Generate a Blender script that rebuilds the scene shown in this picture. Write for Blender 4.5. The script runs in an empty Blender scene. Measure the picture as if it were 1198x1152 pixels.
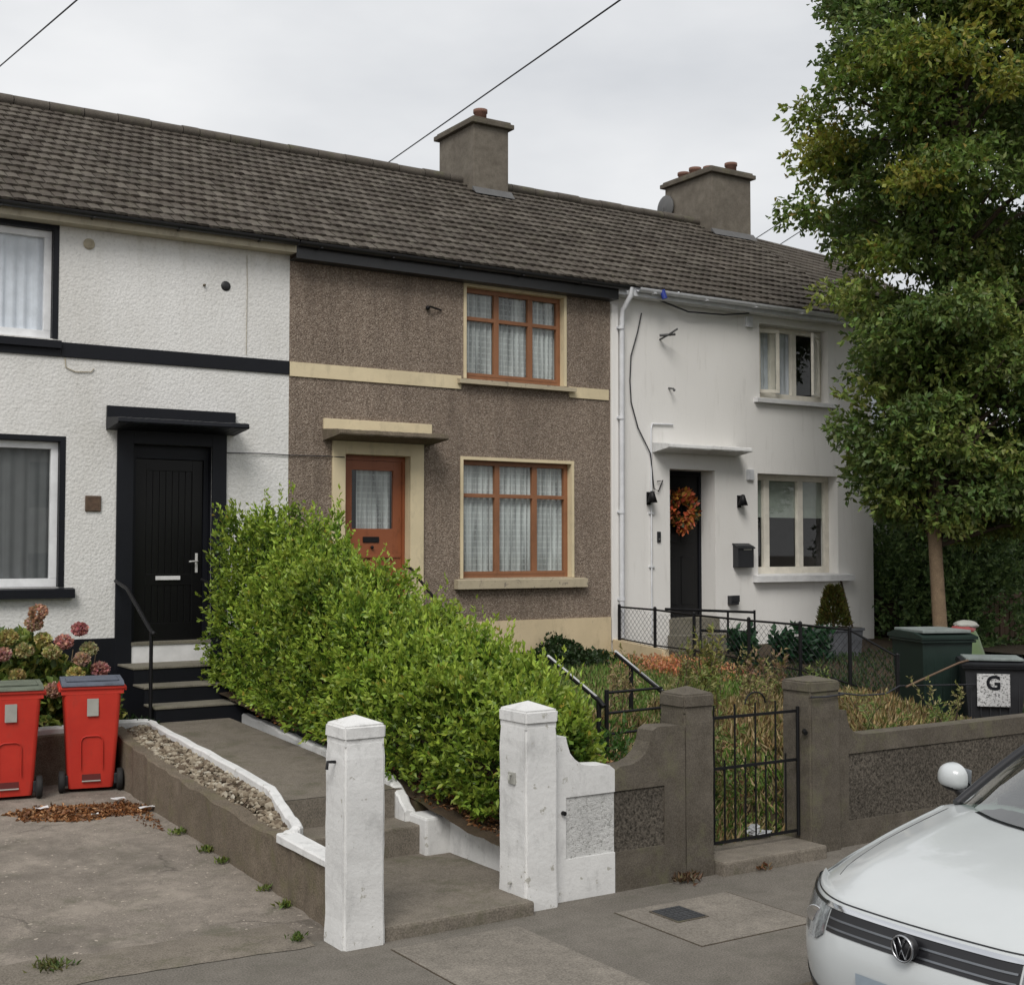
import bpy, bmesh, math, random
import numpy as np
from mathutils import Vector, Matrix
R = math.radians
random.seed(7); rng = np.random.default_rng(7)
scene = bpy.context.scene
COL = scene.collection

# ------------------------------------------------------------------ camera
cam_d = bpy.data.cameras.new('camera'); cam = bpy.data.objects.new('camera', cam_d); COL.objects.link(cam)
cam_d.sensor_width = 36; cam_d.lens = 36*1531.3/1198; cam_d.clip_end = 2000
cam.location = (0, -14.4, 2.4); cam.rotation_euler = (R(92.502), 0, R(-32.81))
scene.camera = cam

# ------------------------------------------------------------------ sky, sun, exposure
SUN_EL, SUN_AZ = 46, 222          # azimuth clockwise from +Y; sun behind the viewer, a little left
world = bpy.data.worlds.new('World'); scene.world = world; world.use_nodes = True
nt = world.node_tree; nt.nodes.clear()
def wn(t, **k):
    n = nt.nodes.new(t)
    for a, b in k.items(): setattr(n, a, b)
    return n
out = wn('ShaderNodeOutputWorld')
sky = wn('ShaderNodeTexSky'); sky.sky_type = 'NISHITA'; sky.sun_disc = False
sky.sun_elevation = R(SUN_EL); sky.sun_rotation = R(SUN_AZ); sky.air_density = 1.5; sky.dust_density = 4
bg1 = wn('ShaderNodeBackground'); bg1.inputs[1].default_value = 0.05
nt.links.new(sky.outputs[0], bg1.inputs[0])
tc = wn('ShaderNodeTexCoord'); mp = wn('ShaderNodeMapping'); mp.inputs['Scale'].default_value = (1.0, 1.0, 2.6); mp.inputs['Location'].default_value = (3.1, 1.7, 0.4)
nz = wn('ShaderNodeTexNoise'); nz.inputs['Scale'].default_value = 1.6; nz.inputs['Detail'].default_value = 6; nz.inputs['Roughness'].default_value = 0.5
nt.links.new(tc.outputs['Generated'], mp.inputs[0]); nt.links.new(mp.outputs[0], nz.inputs['Vector'])
rp = wn('ShaderNodeValToRGB'); e = rp.color_ramp.elements
e[0].position = 0.36; e[0].color = (0.52, 0.535, 0.56, 1); e[1].position = 0.66; e[1].color = (0.80, 0.80, 0.80, 1)
nt.links.new(nz.outputs[0], rp.inputs[0])
bg2 = wn('ShaderNodeBackground'); bg2.inputs[1].default_value = 0.88
nt.links.new(rp.outputs[0], bg2.inputs[0])
add = wn('ShaderNodeMixShader'); add.inputs[0].default_value = 0.92
nt.links.new(bg1.outputs[0], add.inputs[1]); nt.links.new(bg2.outputs[0], add.inputs[2]); nt.links.new(add.outputs[0], out.inputs[0])
sd = bpy.data.lights.new('sun', 'SUN'); sd.energy = 1.5; sd.angle = R(28); sd.color = (1.0, 0.965, 0.92)
sun = bpy.data.objects.new('sun', sd); COL.objects.link(sun)
d = Vector((math.sin(R(SUN_AZ))*math.cos(R(SUN_EL)), math.cos(R(SUN_AZ))*math.cos(R(SUN_EL)), math.sin(R(SUN_EL))))
sun.rotation_euler = d.to_track_quat('Z', 'Y').to_euler(); sun.location = (0, -20, 20)
vs = scene.view_settings; vs.view_transform = 'Standard'; vs.look = 'None'; vs.gamma = 1; vs.exposure = 0.58
scene.render.engine = 'CYCLES'; scene.cycles.max_bounces = 8; scene.cycles.transparent_max_bounces = 24
try: scene.cycles.use_denoising = True
except Exception: pass

# ------------------------------------------------------------------ object helpers
def link(o, parent=None):
    COL.objects.link(o)
    if parent is not None: o.parent = parent
    return o
def tag(o, label=None, cat=None, group=None, kind=None):
    if label: o['label'] = label
    if cat: o['category'] = cat
    if group: o['group'] = group
    if kind: o['kind'] = kind
    return o
def empty(name, loc=(0,0,0), rz=0, parent=None):
    o = bpy.data.objects.new(name, None); o.location = loc; o.rotation_euler = (0,0,rz); o.empty_display_size = .2
    return link(o, parent)
def copy_tree(o, parent=None):
    c = o.copy(); COL.objects.link(c); c.parent = parent
    for ch in list(o.children): copy_tree(ch, c)
    return c
class MB:
    def __init__(s): s.v = []; s.f = []; s.m = []; s.sm = []
    def add(s, vs, fs, mi=0, smooth=False):
        b = len(s.v); s.v += [tuple(p) for p in vs]
        for f in fs: s.f.append([b+i for i in f]); s.m.append(mi); s.sm.append(smooth)
        return s
    def box(s, x0, x1, y0, y1, z0, z1, mi=0):
        return s.add([(x0,y0,z0),(x1,y0,z0),(x1,y1,z0),(x0,y1,z0),(x0,y0,z1),(x1,y0,z1),(x1,y1,z1),(x0,y1,z1)],
            [(0,3,2,1),(4,5,6,7),(0,1,5,4),(1,2,6,5),(2,3,7,6),(3,0,4,7)], mi)
    def cbox(s, x0, x1, y0, y1, z0, z1, c=.006, mi=0):      # chamfered box
        bm = bmesh.new(); bmesh.ops.create_cube(bm, size=1)
        for v in bm.verts: v.co = Vector((x0 if v.co.x<0 else x1, y0 if v.co.y<0 else y1, z0 if v.co.z<0 else z1))
        bmesh.ops.bevel(bm, geom=bm.edges[:], offset=c, segments=2, affect='EDGES', profile=.6)
        bmesh.ops.recalc_face_normals(bm, faces=bm.faces[:]); return s.bm(bm, mi)
    def bm(s, bm, mi=0, smooth=False):
        bm.verts.index_update(); s.add([v.co[:] for v in bm.verts], [[v.index for v in f.verts] for f in bm.faces], mi, smooth); bm.free(); return s
    def prism(s, pts, axis, a, b, mi=0, smooth=False):          # pts polygon in the two other axes
        n = len(pts)
        def P(p, t):
            return {'x':(t,p[0],p[1]),'y':(p[0],t,p[1]),'z':(p[0],p[1],t)}[axis]
        ar = sum(pts[i][0]*pts[(i+1)%n][1]-pts[(i+1)%n][0]*pts[i][1] for i in range(n))
        if axis == 'y': ar = -ar
        if ar < 0: pts = pts[::-1]
        if a > b: a, b = b, a
        v = [P(p,a) for p in pts]+[P(p,b) for p in pts]
        f = [list(range(n))[::-1], [n+i for i in range(n)]]+[(i,(i+1)%n,n+(i+1)%n,n+i) for i in range(n)]
        return s.add(v, f, mi, smooth)
    def tube(s, pts, r, n=8, mi=0, cap=True):
        pts = [Vector(p) for p in pts]; rr = r if isinstance(r,(list,tuple)) else [r]*len(pts)
        rings = []; up = None
        for i, p in enumerate(pts):
            t = (pts[min(i+1,len(pts)-1)]-pts[max(i-1,0)]).normalized()
            if up is None: up = Vector((0,0,1)) if abs(t.z)<.9 else Vector((1,0,0))
            a = t.cross(up).normalized(); b = a.cross(t).normalized(); up = b
            rings.append([p+(a*math.cos(2*math.pi*k/n)+b*math.sin(2*math.pi*k/n))*rr[i] for k in range(n)])
        v = [q for r_ in rings for q in r_]; f = []
        for i in range(len(rings)-1):
            for k in range(n): f.append((i*n+k, i*n+(k+1)%n, (i+1)*n+(k+1)%n, (i+1)*n+k))
        s.add(v, f, mi, True)
        if cap: s.add(rings[0], [list(range(n))], mi); s.add(rings[-1], [list(range(n))[::-1]], mi)
        return s
    def lathe(s, prof, c=(0,0,0), n=20, mi=0, axis='z', smooth=True):
        v = []
        for r_, h in prof:
            for k in range(n):
                a = 2*math.pi*k/n; x, y = r_*math.cos(a), r_*math.sin(a)
                p = {'z':(x,y,h),'y':(x,h,-y),'x':(h,x,y)}[axis]
                v.append((c[0]+p[0], c[1]+p[1], c[2]+p[2]))
        f = [(i*n+k, i*n+(k+1)%n, (i+1)*n+(k+1)%n, (i+1)*n+k) for i in range(len(prof)-1) for k in range(n)]
        return s.add(v, f, mi, smooth)
    def sphere(s, c, r, mi=0, sub=2, sc=(1,1,1), noise=0):
        bm = bmesh.new(); bmesh.ops.create_icosphere(bm, subdivisions=sub, radius=r)
        for v in bm.verts:
            if noise: v.co *= 1+random.uniform(-noise, noise)
            v.co = Vector((v.co.x*sc[0]+c[0], v.co.y*sc[1]+c[1], v.co.z*sc[2]+c[2]))
        return s.bm(bm, mi, True)
    def grid(s, P, mi=0, smooth=True, flip=False):
        nu, nv = len(P), len(P[0]); v = [q for row in P for q in row]
        f = [(i*nv+j, (i+1)*nv+j, (i+1)*nv+j+1, i*nv+j+1) for i in range(nu-1) for j in range(nv-1)]
        if flip: f = [x[::-1] for x in f]
        return s.add(v, f, mi, smooth)
    def build(s, name, mats, parent=None, offset=None):
        me = bpy.data.meshes.new(name)
        v = s.v if offset is None else [(p[0]-offset[0],p[1]-offset[1],p[2]-offset[2]) for p in s.v]
        me.from_pydata(v, [], s.f)
        for m in (mats if isinstance(mats,(list,tuple)) else [mats]): me.materials.append(m)
        me.polygons.foreach_set('material_index', s.m); me.polygons.foreach_set('use_smooth', s.sm); me.update()
        o = bpy.data.objects.new(name, me); return link(o, parent)

# ------------------------------------------------------------------ materials
def srgb(r, g, b):
    f = lambda c: (c/255/12.92) if c/255 <= .04045 else ((c/255+.055)/1.055)**2.4
    return (f(r), f(g), f(b))
class NM:
    """small node-material builder"""
    def __init__(s, name):
        s.m = bpy.data.materials.new(name); s.m.use_nodes = True; s.t = s.m.node_tree; s.t.nodes.clear()
        s.out = s.n('ShaderNodeOutputMaterial'); s.b = s.n('ShaderNodeBsdfPrincipled'); s.l(s.b.outputs[0], s.out.inputs[0])
        s.geo = None
    def n(s, t, **k):
        x = s.t.nodes.new(t)
        for a, b in k.items(): setattr(x, a, b)
        return x
    def l(s, a, b): s.t.links.new(a, b)
    def pos(s):
        if s.geo is None:
            s.geo = s.n('ShaderNodeNewGeometry')
        return s.geo.outputs['Position']
    def noise(s, scale, detail=4, rough=.55, vec=None, stretch=None, loc=(0,0,0)):
        x = s.n('ShaderNodeTexNoise'); x.inputs['Scale'].default_value = scale; x.inputs['Detail'].default_value = detail; x.inputs['Roughness'].default_value = rough
        v = vec or s.pos()
        if stretch or any(loc):
            mpn = s.n('ShaderNodeMapping'); mpn.inputs['Scale'].default_value = stretch or (1,1,1); mpn.inputs['Location'].default_value = loc; s.l(v, mpn.inputs[0]); v = mpn.outputs[0]
        s.l(v, x.inputs['Vector']); return x.outputs[0]
    def vor(s, scale, feature='F1'):
        x = s.n('ShaderNodeTexVoronoi'); x.feature = feature; x.inputs['Scale'].default_value = scale; s.l(s.pos(), x.inputs['Vector']); return x
    def ramp(s, fac, stops):
        x = s.n('ShaderNodeValToRGB'); x.color_ramp.elements.remove(x.color_ramp.elements[1])
        for i, (p, c) in enumerate(stops):
            el = x.color_ramp.elements[0] if i == 0 else x.color_ramp.elements.new(p)
            el.position = p; el.color = (*c, 1) if not isinstance(c, (int,float)) else (c,c,c,1)
        s.l(fac, x.inputs[0]); return x.outputs[0]
    def mix(s, fac, a, b, blend='MIX'):
        x = s.n('ShaderNodeMix'); x.data_type = 'RGBA'; x.blend_type = blend
        for sock, v in ((x.inputs[0], fac), (x.inputs[6], a), (x.inputs[7], b)):
            if hasattr(v, 'links') or hasattr(v, 'is_linked'): s.l(v, sock)
            elif isinstance(v, (int,float)): sock.default_value = v if sock.type == 'VALUE' else (v,v,v,1)
            else: sock.default_value = (*v, 1)
        return x.outputs[2]
    def math(s, op, a, b=0.0):
        x = s.n('ShaderNodeMath', operation=op)
        for i, v in enumerate((a, b)):
            if isinstance(v, (int,float)): x.inputs[i].default_value = v
            else: s.l(v, x.inputs[i])
        return x.outputs[0]
    def sep(s):
        x = s.n('ShaderNodeSeparateXYZ'); s.l(s.pos(), x.inputs[0]); return x.outputs
    def bump(s, h, strength=.5, dist=.02):
        x = s.n('ShaderNodeBump'); x.inputs['Strength'].default_value = strength; x.inputs['Distance'].default_value = dist
        s.l(h, x.inputs['Height']); s.l(x.outputs[0], s.b.inputs['Normal']); return s
    def color(s, c):
        if isinstance(c, tuple): s.b.inputs['Base Color'].default_value = (*c, 1)
        else: s.l(c, s.b.inputs['Base Color'])
        return s
    def rough(s, r, spec=.5, metal=0, coat=0):
        if isinstance(r, (int,float)): s.b.inputs['Roughness'].default_value = r
        else: s.l(r, s.b.inputs['Roughness'])
        s.b.inputs['Specular IOR Level'].default_value = spec; s.b.inputs['Metallic'].default_value = metal; s.b.inputs['Coat Weight'].default_value = coat
        return s
def plain(name, c, rough=.5, spec=.5, metal=0, coat=0, var=.12, scale=6, bump=0, bscale=60):
    m = NM(name); n1 = m.noise(scale, 5, .6)
    lo = tuple(x*(1-var) for x in c); hi = tuple(min(1, x*(1+var)) for x in c)
    m.color(m.ramp(n1, [(.3, lo), (.7, hi)])).rough(rough, spec, metal, coat)
    if bump: m.bump(m.noise(bscale, 4, .6), bump, .01)
    return m.m

def m_concrete(name, c, stain=(.5,.5,.5), agg=.25, bump=.35, big=.9, moss=None, patch=.22, cracks=0):
    m = NM(name)
    n1 = m.noise(big, 6, .6); n2 = m.noise(90, 3, .7); n3 = m.noise(7, 8, .68)
    a = m.ramp(n1, [(.30, tuple(x*(1-patch) for x in c)), (.5, c), (.72, tuple(x*(1+patch) for x in c))])
    a = m.mix(m.ramp(n3, [(.38, 0.0), (.66, .75)]), a, tuple(x*s_ for x, s_ in zip(c, stain)))
    a = m.mix(agg, a, m.ramp(n2, [(.36, tuple(x*.35 for x in c)), (.64, tuple(min(1,x*1.9) for x in c))]))
    if moss:
        n4 = m.noise(3.2, 7, .7, loc=(5,2,1)); a = m.mix(m.ramp(n4, [(.52, 0.0), (.70, moss[1])]), a, moss[0])
    h = m.math('ADD', m.math('MULTIPLY', n2, .5), m.math('MULTIPLY', n3, 1.0))
    if cracks:
        x = m.n('ShaderNodeTexVoronoi'); x.feature = 'DISTANCE_TO_EDGE'; x.inputs['Scale'].default_value = cracks
        w = m.n('ShaderNodeVectorMath', operation='ADD'); wn_ = m.n('ShaderNodeTexNoise'); wn_.inputs['Scale'].default_value = 3; wn_.inputs['Detail'].default_value = 5; m.l(m.pos(), wn_.inputs['Vector'])
        sc_ = m.n('ShaderNodeVectorMath', operation='SCALE'); sc_.inputs['Scale'].default_value = .45; m.l(wn_.outputs['Color'], sc_.inputs[0]); m.l(m.pos(), w.inputs[0]); m.l(sc_.outputs[0], w.inputs[1]); m.l(w.outputs[0], x.inputs['Vector'])
        line = m.math('MULTIPLY', m.ramp(x.outputs[0], [(.002, 1.0), (.008, 0.0)]), m.ramp(m.noise(.9, 3, .5, loc=(7,3,0)), [(.47, 0.0), (.60, .6)]))
        a = m.mix(line, a, tuple(q*.25 for q in c)); h = m.math('SUBTRACT', h, line)
        pale = m.ramp(m.noise(1.7, 8, .75, loc=(11,4,0)), [(.50, 0.0), (.62, .5)]); a = m.mix(pale, a, tuple(min(1,q*1.55) for q in c))
        drk = m.ramp(m.noise(.8, 9, .7, loc=(2,14,0)), [(.50, 0.0), (.60, .55)]); a = m.mix(drk, a, tuple(q*.5 for q in c))
        sp = m.ramp(m.noise(26, 2, .5, loc=(1,5,0)), [(.68, 0.0), (.72, .7)]); a = m.mix(sp, a, tuple(min(1,q*2.2) for q in c))
    m.color(a).rough(.9, .3).bump(h, bump, .012); return m.m
def m_roughcast(name):            # white painted wet dash
    m = NM(name); v = m.vor(34).outputs['Distance']; n2 = m.noise(30, 6, .72)
    h = m.math('ADD', m.math('MULTIPLY', v, -.7), n2)
    n1 = m.noise(.7, 6, .65, stretch=(1,1,.45)); z = m.sep()[2]
    a = m.ramp(n1, [(.30, (.60,.59,.56)), (.55, (.70,.695,.675)), (.8, (.75,.745,.73))])
    cr = m.ramp(m.noise(24, 6, .72, loc=(1,0,0)), [(.30, .78), (.5, 1.0)])
    a = m.mix(1.0, a, cr, 'MULTIPLY')
    st = m.ramp(m.noise(2.2, 6, .65, stretch=(2.2,2.2,.28), loc=(4,0,0)), [(.50, 0.0), (.74, .5)])
    top = m.math('MULTIPLY', st, m.ramp(m.math('DIVIDE', z, 8), [(.69, 0.15), (.74, 1.0)]))
    a = m.mix(top, a, (.30,.27,.19))
    m.color(a).rough(.9, .25).bump(h, .42, .015); return m.m
def m_pebbledash(name):
    m = NM(name); vv = m.vor(72); v = vv.outputs['Distance']
    a = m.ramp(vv.outputs['Color'], [(.15, (.145,.112,.088)), (.42, (.215,.168,.131)), (.62, (.255,.203,.160)), (.88, (.36,.30,.245))])
    n1 = m.noise(.8, 7, .6, stretch=(1,1,.6)); a = m.mix(1.0, a, m.ramp(n1, [(.3, .84), (.5, 1.0), (.7, 1.13)]), 'MULTIPLY')
    z = m.sep()[2]
    st = m.ramp(m.noise(2.0, 6, .65, stretch=(2.5,2.5,.3), loc=(4,0,0)), [(.46, 0.0), (.74, .55)])
    a = m.mix(st, a, (.11,.085,.068))
    m.color(a).rough(.95, .2).bump(m.math('ADD', m.math('MULTIPLY', v, -1.0), m.noise(40, 4, .7)), .7, .014); return m.m
def m_smooth_render(name):
    m = NM(name); n1 = m.noise(.6, 6, .6, stretch=(1,1,.5)); n3 = m.noise(3, 7, .7, stretch=(3,3,.4), loc=(2,0,0))
    a = m.ramp(n1, [(.3, (.72,.705,.675)), (.7, (.79,.777,.752))])
    a = m.mix(m.ramp(n3, [(.55, 0.0), (.8, .35)]), a, (.38,.36,.32))
    m.color(a).rough(.8, .3).bump(m.noise(30, 6, .7), .22, .01); return m.m
def m_roof(name):
    m = NM(name); m.pos(); ri = m.geo.outputs['Random Per Island']
    a = m.ramp(ri, [(0, (.056,.046,.037)), (.35, (.070,.059,.048)), (.7, (.082,.070,.058)), (1, (.110,.096,.080))])
    n1 = m.noise(1.1, 6, .65, stretch=(1,1,1)); a = m.mix(1.0, a, m.ramp(n1, [(.3, .78), (.7, 1.22)]), 'MULTIPLY')
    n2 = m.noise(9, 7, .7); a = m.mix(m.ramp(n2, [(.50, 0.0), (.72, .55)]), a, (.135,.13,.095))
    n3 = m.noise(4, 5, .7, loc=(9,1,2)); a = m.mix(m.ramp(n3, [(.52, 0.0), (.7, .5)]), a, (.045,.036,.028))
    m.color(a).rough(.92, .25).bump(m.noise(60, 5, .7), .5, .01); return m.m
def m_paint(name, c, rough=.5, chip=None, peel=.62, bump=.12, dirt=.25, spec=.4):
    m = NM(name); n1 = m.noise(1.6, 6, .65); a = m.ramp(n1, [(.3, tuple(x*.86 for x in c)), (.7, tuple(min(1,x*1.06) for x in c))])
    n2 = m.noise(7, 8, .72, stretch=(1,1,.5)); a = m.mix(m.ramp(n2, [(.52, 0.0), (.78, dirt)]), a, tuple(x*.35 for x in c))
    if chip: a = m.mix(m.ramp(m.noise(11, 8, .7, loc=(3,1,1)), [(peel, 0.0), (peel+.03, 1.0)]), a, chip)
    m.color(a).rough(rough, spec).bump(m.noise(28, 6, .7), bump, .008); return m.m
def m_glass(name, tint=(.86,.9,.9), refl=.008):
    m = NM(name); m.t.nodes.remove(m.b)
    tr = m.n('ShaderNodeBsdfTransparent'); tr.inputs[0].default_value = (*tint,1)
    gl = m.n('ShaderNodeBsdfGlossy'); gl.inputs['Roughness'].default_value = .015; gl.inputs[0].default_value = (.95,.95,.95,1)
    fr = m.n('ShaderNodeLayerWeight')     # symmetric Schlick: the same from both sides of the thin pane
    mx = m.n('ShaderNodeMixShader'); f = m.math('ADD', m.math('MULTIPLY', m.math('POWER', fr.outputs['Facing'], 5.0), .92), .045+refl)
    m.l(f, mx.inputs[0]); m.l(tr.outputs[0], mx.inputs[1]); m.l(gl.outputs[0], mx.inputs[2])
    m.l(mx.outputs[0], m.out.inputs[0])
    return m.m
def m_leaf(name, rough=.5, trans=.35, spec=.4):
    m = NM(name); at = m.n('ShaderNodeAttribute'); at.attribute_name = 'col'
    m.color(at.outputs['Color']).rough(rough, spec)
    tl = m.n('ShaderNodeBsdfTranslucent'); m.l(at.outputs['Color'], tl.inputs[0])
    mx = m.n('ShaderNodeMixShader'); mx.inputs[0].default_value = trans
    m.l(m.b.outputs[0], mx.inputs[1]); m.l(tl.outputs[0], mx.inputs[2]); m.l(mx.outputs[0], m.out.inputs[0]); return m.m
M = dict(
    roughcast=m_roughcast('white_roughcast'), dash=m_pebbledash('brown_pebbledash'), render=m_smooth_render('white_render'), roof=m_roof('concrete_roof_tile'),
    ridge=m_concrete('ridge_tile_mortar', (.092,.080,.066), moss=((.12,.125,.06), .5)),
    black=m_paint('black_paint', (.0075,.0085,.012), .5, dirt=.5, spec=.25), black_gloss=m_paint('black_door_paint', (.006,.006,.0065), .35, bump=.04, spec=.3),
    cream=m_paint('cream_paint', (.66,.56,.37), .6, dirt=.45), creamstone=m_paint('cream_worn_stone', (.44,.38,.27), .8, chip=(.22,.19,.15), peel=.58, bump=.4),
    creamplinth=m_paint('cream_plinth_paint', (.60,.49,.32), .75, dirt=.55, bump=.25, chip=(.42,.34,.24), peel=.64),
    whitepaint=m_paint('white_masonry_paint', (.66,.66,.65), .8, chip=(.38,.37,.33), peel=.625, bump=.6, dirt=.55),
    whitewood=plain('white_frame_upvc', (.72,.73,.74), .35), creampvc=plain('cream_frame_upvc', (.74,.70,.61), .35),
    oak=m_paint('brown_timber_stain', (.26,.115,.055), .5, dirt=.6, chip=(.30,.2,.13), peel=.66), doorwood=m_paint('orange_brown_door_stain', (.27,.085,.034), .45, dirt=.7),
    glass=m_glass('window_glass', (.97,.985,.98), .0), darkglass=m_glass('car_glass', (.55,.63,.58), .17),
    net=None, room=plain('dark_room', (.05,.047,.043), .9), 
    drive=m_concrete('driveway_concrete', (.215,.188,.158), stain=(.5,.5,.5), agg=.34, big=.7, moss=((.085,.085,.055), .6), patch=.3, bump=.6, cracks=.45),
    pave=m_concrete('footpath_concrete', (.145,.131,.112), stain=(.6,.6,.58), agg=.42, big=1.6, patch=.34, moss=((.07,.07,.05), .4)), paveslab=m_concrete('lighter_pavement_slab', (.195,.175,.148), agg=.38, patch=.34, big=1.8),
    tarmac=m_concrete('road_asphalt', (.055,.055,.055), agg=.4), path=m_concrete('path_concrete', (.172,.15,.122), agg=.38, moss=((.075,.075,.04), .6)),
    oldconc=m_concrete('old_rendered_concrete', (.145,.118,.088), stain=(.40,.38,.34), agg=.42, bump=.75, patch=.36, moss=((.12,.115,.05), .45)),
    greyconc=m_concrete('dark_grey_concrete', (.105,.091,.073), stain=(.5,.48,.42), agg=.3, big=2.2, patch=.34, moss=((.135,.13,.075), .75), bump=.55),
    greydash=None, chimney=m_concrete('chimney_render', (.15,.132,.108), stain=(.55,.53,.5), agg=.15, big=1.3, moss=((.22,.2,.16), .4)),
    soil=m_concrete('garden_soil', (.06,.042,.026), agg=.4, bump=.9, moss=((.05,.06,.015), .5)), stepedge=m_concrete('step_top', (.19,.175,.14), agg=.3, moss=((.1,.1,.045), .5)),
    iron=m_paint('black_iron_paint', (.008,.008,.009), .5, dirt=.4, spec=.25), steelrail=plain('pale_rail', (.42,.42,.42), .4), pvc=plain('white_gutter_plastic', (.62,.63,.65), .35), 
    gutter=plain('black_gutter_plastic', (.013,.013,.014), .4), soffit=m_paint('stained_cream_soffit', (.42,.375,.28), .8, dirt=.9),
    badge_metal=plain('badge_metal', (.45,.46,.48), .3, metal=1), dull_chrome=plain('dull_chrome', (.20,.21,.225), .4, metal=1), terracotta=plain('terracotta_pot', (.15,.075,.052), .8, bump=.4), red=None, lid=m_concrete('faded_grey_blue_lid', (.115,.13,.165), agg=.12, bump=.1), lidgreen=m_concrete('faded_grey_green_lid', (.15,.17,.13), agg=.12, bump=.1),
    rubber=plain('black_rubber', (.012,.012,.012), .8), sticker=plain('grey_sticker', (.32,.32,.29), .6), chrome=plain('chrome', (.75,.76,.78), .12, metal=1, var=.02),
    brass=plain('satin_metal', (.45,.43,.4), .3, metal=1), lampglass=plain('lamp_lens', (.5,.5,.5), .15), wire=plain('black_cable', (.02,.02,.025), .6),
    bark=m_concrete('pale_brown_bark', (.19,.135,.085), agg=.3, bump=.8), bark2=m_concrete('dark_bark', (.07,.05,.035), agg=.3, bump=.8),
    wood_dark=m_paint('weathered_brown_fence_wood', (.13,.085,.055), .85, dirt=.6, bump=.3), greenbin=plain('dark_green_plastic', (.011,.024,.019), .5, bump=.1), darkbin=plain('black_bin_plastic', (.016,.017,.02), .5, bump=.1), lidpale=m_concrete('dusty_pale_bin_lid', (.22,.25,.24), agg=.1, bump=.1),
    leadgrey=plain('lead_flashing', (.10,.10,.10), .8), planter=m_concrete('grey_planter_zinc', (.10,.105,.115), agg=.15, bump=.1), orangeleaf=None, leaf=m_leaf('leaf'), gloss_leaf=m_leaf('privet_leaf', .38, .38, .4), carpaint=plain('white_car_paint', (.50,.525,.53), .25, coat=.5, var=.015), carblack=plain('car_black_plastic', (.01,.01,.012), .35), headlight=None, tyre=plain('tyre_rubber', (.015,.015,.015), .85), rim=plain('alloy_rim', (.5,.5,.52), .25, metal=1),
    plate=plain('pale_blue_grey_plate', (.28,.33,.38), .5), rubble=None, manhole=m_concrete('cast_iron_cover', (.05,.052,.055), agg=.25, bump=.2), white=plain('clean_white', (.68,.68,.68), .5),
)
def _net():
    m = NM('net_curtain'); m.t.nodes.remove(m.b)
    x = m.n('ShaderNodeSeparateXYZ'); m.l(m.pos(), x.inputs[0])
    tr = m.n('ShaderNodeBsdfTransparent'); df = m.n('ShaderNodeBsdfDiffuse')
    n1 = m.noise(5, 4, .6, stretch=(1.5,1.5,.15)); wz = m.n('ShaderNodeTexWave'); wz.bands_direction = 'Z'; wz.inputs['Scale'].default_value = 4.2; m.l(m.pos(), wz.inputs[0])
    wx = m.n('ShaderNodeTexWave'); wx.bands_direction = 'X'; wx.inputs['Scale'].default_value = 4.6; m.l(m.pos(), wx.inputs[0])
    thr = m.math('MAXIMUM', m.ramp(wz.outputs[1], [(.72, 0.0), (.95, .16)]), m.ramp(wx.outputs[1], [(.72, 0.0), (.95, .16)]))
    f = m.math('ADD', m.ramp(n1, [(.34, .30), (.60, .88)]), thr)
    df.inputs[0].default_value = (.50,.53,.52,1)
    mx = m.n('ShaderNodeMixShader'); m.l(f, mx.inputs[0]); m.l(tr.outputs[0], mx.inputs[1]); m.l(df.outputs[0], mx.inputs[2]); m.l(mx.outputs[0], m.out.inputs[0]); return m.m
M['net'] = _net()
def _rub():
    m = NM('broken_stone'); m.pos(); ri = m.geo.outputs['Random Per Island']; a = m.ramp(ri, [(0,(.07,.05,.035)),(.3,(.17,.135,.095)),(.6,(.25,.21,.155)),(.85,(.32,.28,.215)),(1,(.42,.39,.32))])
    a = m.mix(1.0, a, m.ramp(m.noise(18,6,.7), [(.3,.65),(.7,1.25)]), 'MULTIPLY'); m.color(a).rough(.95,.2).bump(m.noise(60,4,.7), .5, .01); return m.m
M['rubble'] = _rub()
M['blind'] = plain('pale_roller_blind', (.30,.34,.30), .8); M['curtain'] = plain('white_vertical_blind', (.60,.63,.69), .8); M['greycurtain'] = plain('grey_blind', (.10,.105,.108), .9)
def _speck(name, lo, hi, sc, bump, contrast=(.35,.62)):
    m = NM(name); n = m.noise(sc, 5, .75); n1 = m.noise(1.5, 5, .6)
    a = m.ramp(n, [(contrast[0], lo), (contrast[1], hi)]); a = m.mix(1.0, a, m.ramp(n1, [(.3,.8),(.7,1.2)]), 'MULTIPLY')
    m.color(a).rough(.95, .2).bump(n, bump, .018); return m.m
M['greydash'] = _speck('grey_roughcast_panel', (.022,.019,.015), (.16,.14,.115), 48, 1.0)
M['whitedash'] = _speck('white_roughcast_panel', (.34,.34,.325), (.66,.66,.645), 44, 1.0, (.36,.47))  # lows of the bump coloured darker, hollow shade painted into the roughcast
def _red():
    m = NM('red_bin_plastic'); n = m.noise(3, 5, .6); a = m.ramp(n, [(.3, (.44,.028,.018)), (.7, (.53,.04,.024))])
    a = m.mix(m.ramp(m.noise(14, 7, .7), [(.56,0.0),(.8,.4)]), a, (.25,.05,.035)); a = m.mix(m.ramp(m.noise(5,8,.75,stretch=(1.5,1.5,.4),loc=(3,3,3)), [(.55,0.0),(.75,.45)]), a, (.16,.05,.035)); m.color(a).rough(.5, .35).bump(m.noise(80,3,.6), .06, .004); return m.m
M['red'] = _red()

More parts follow.
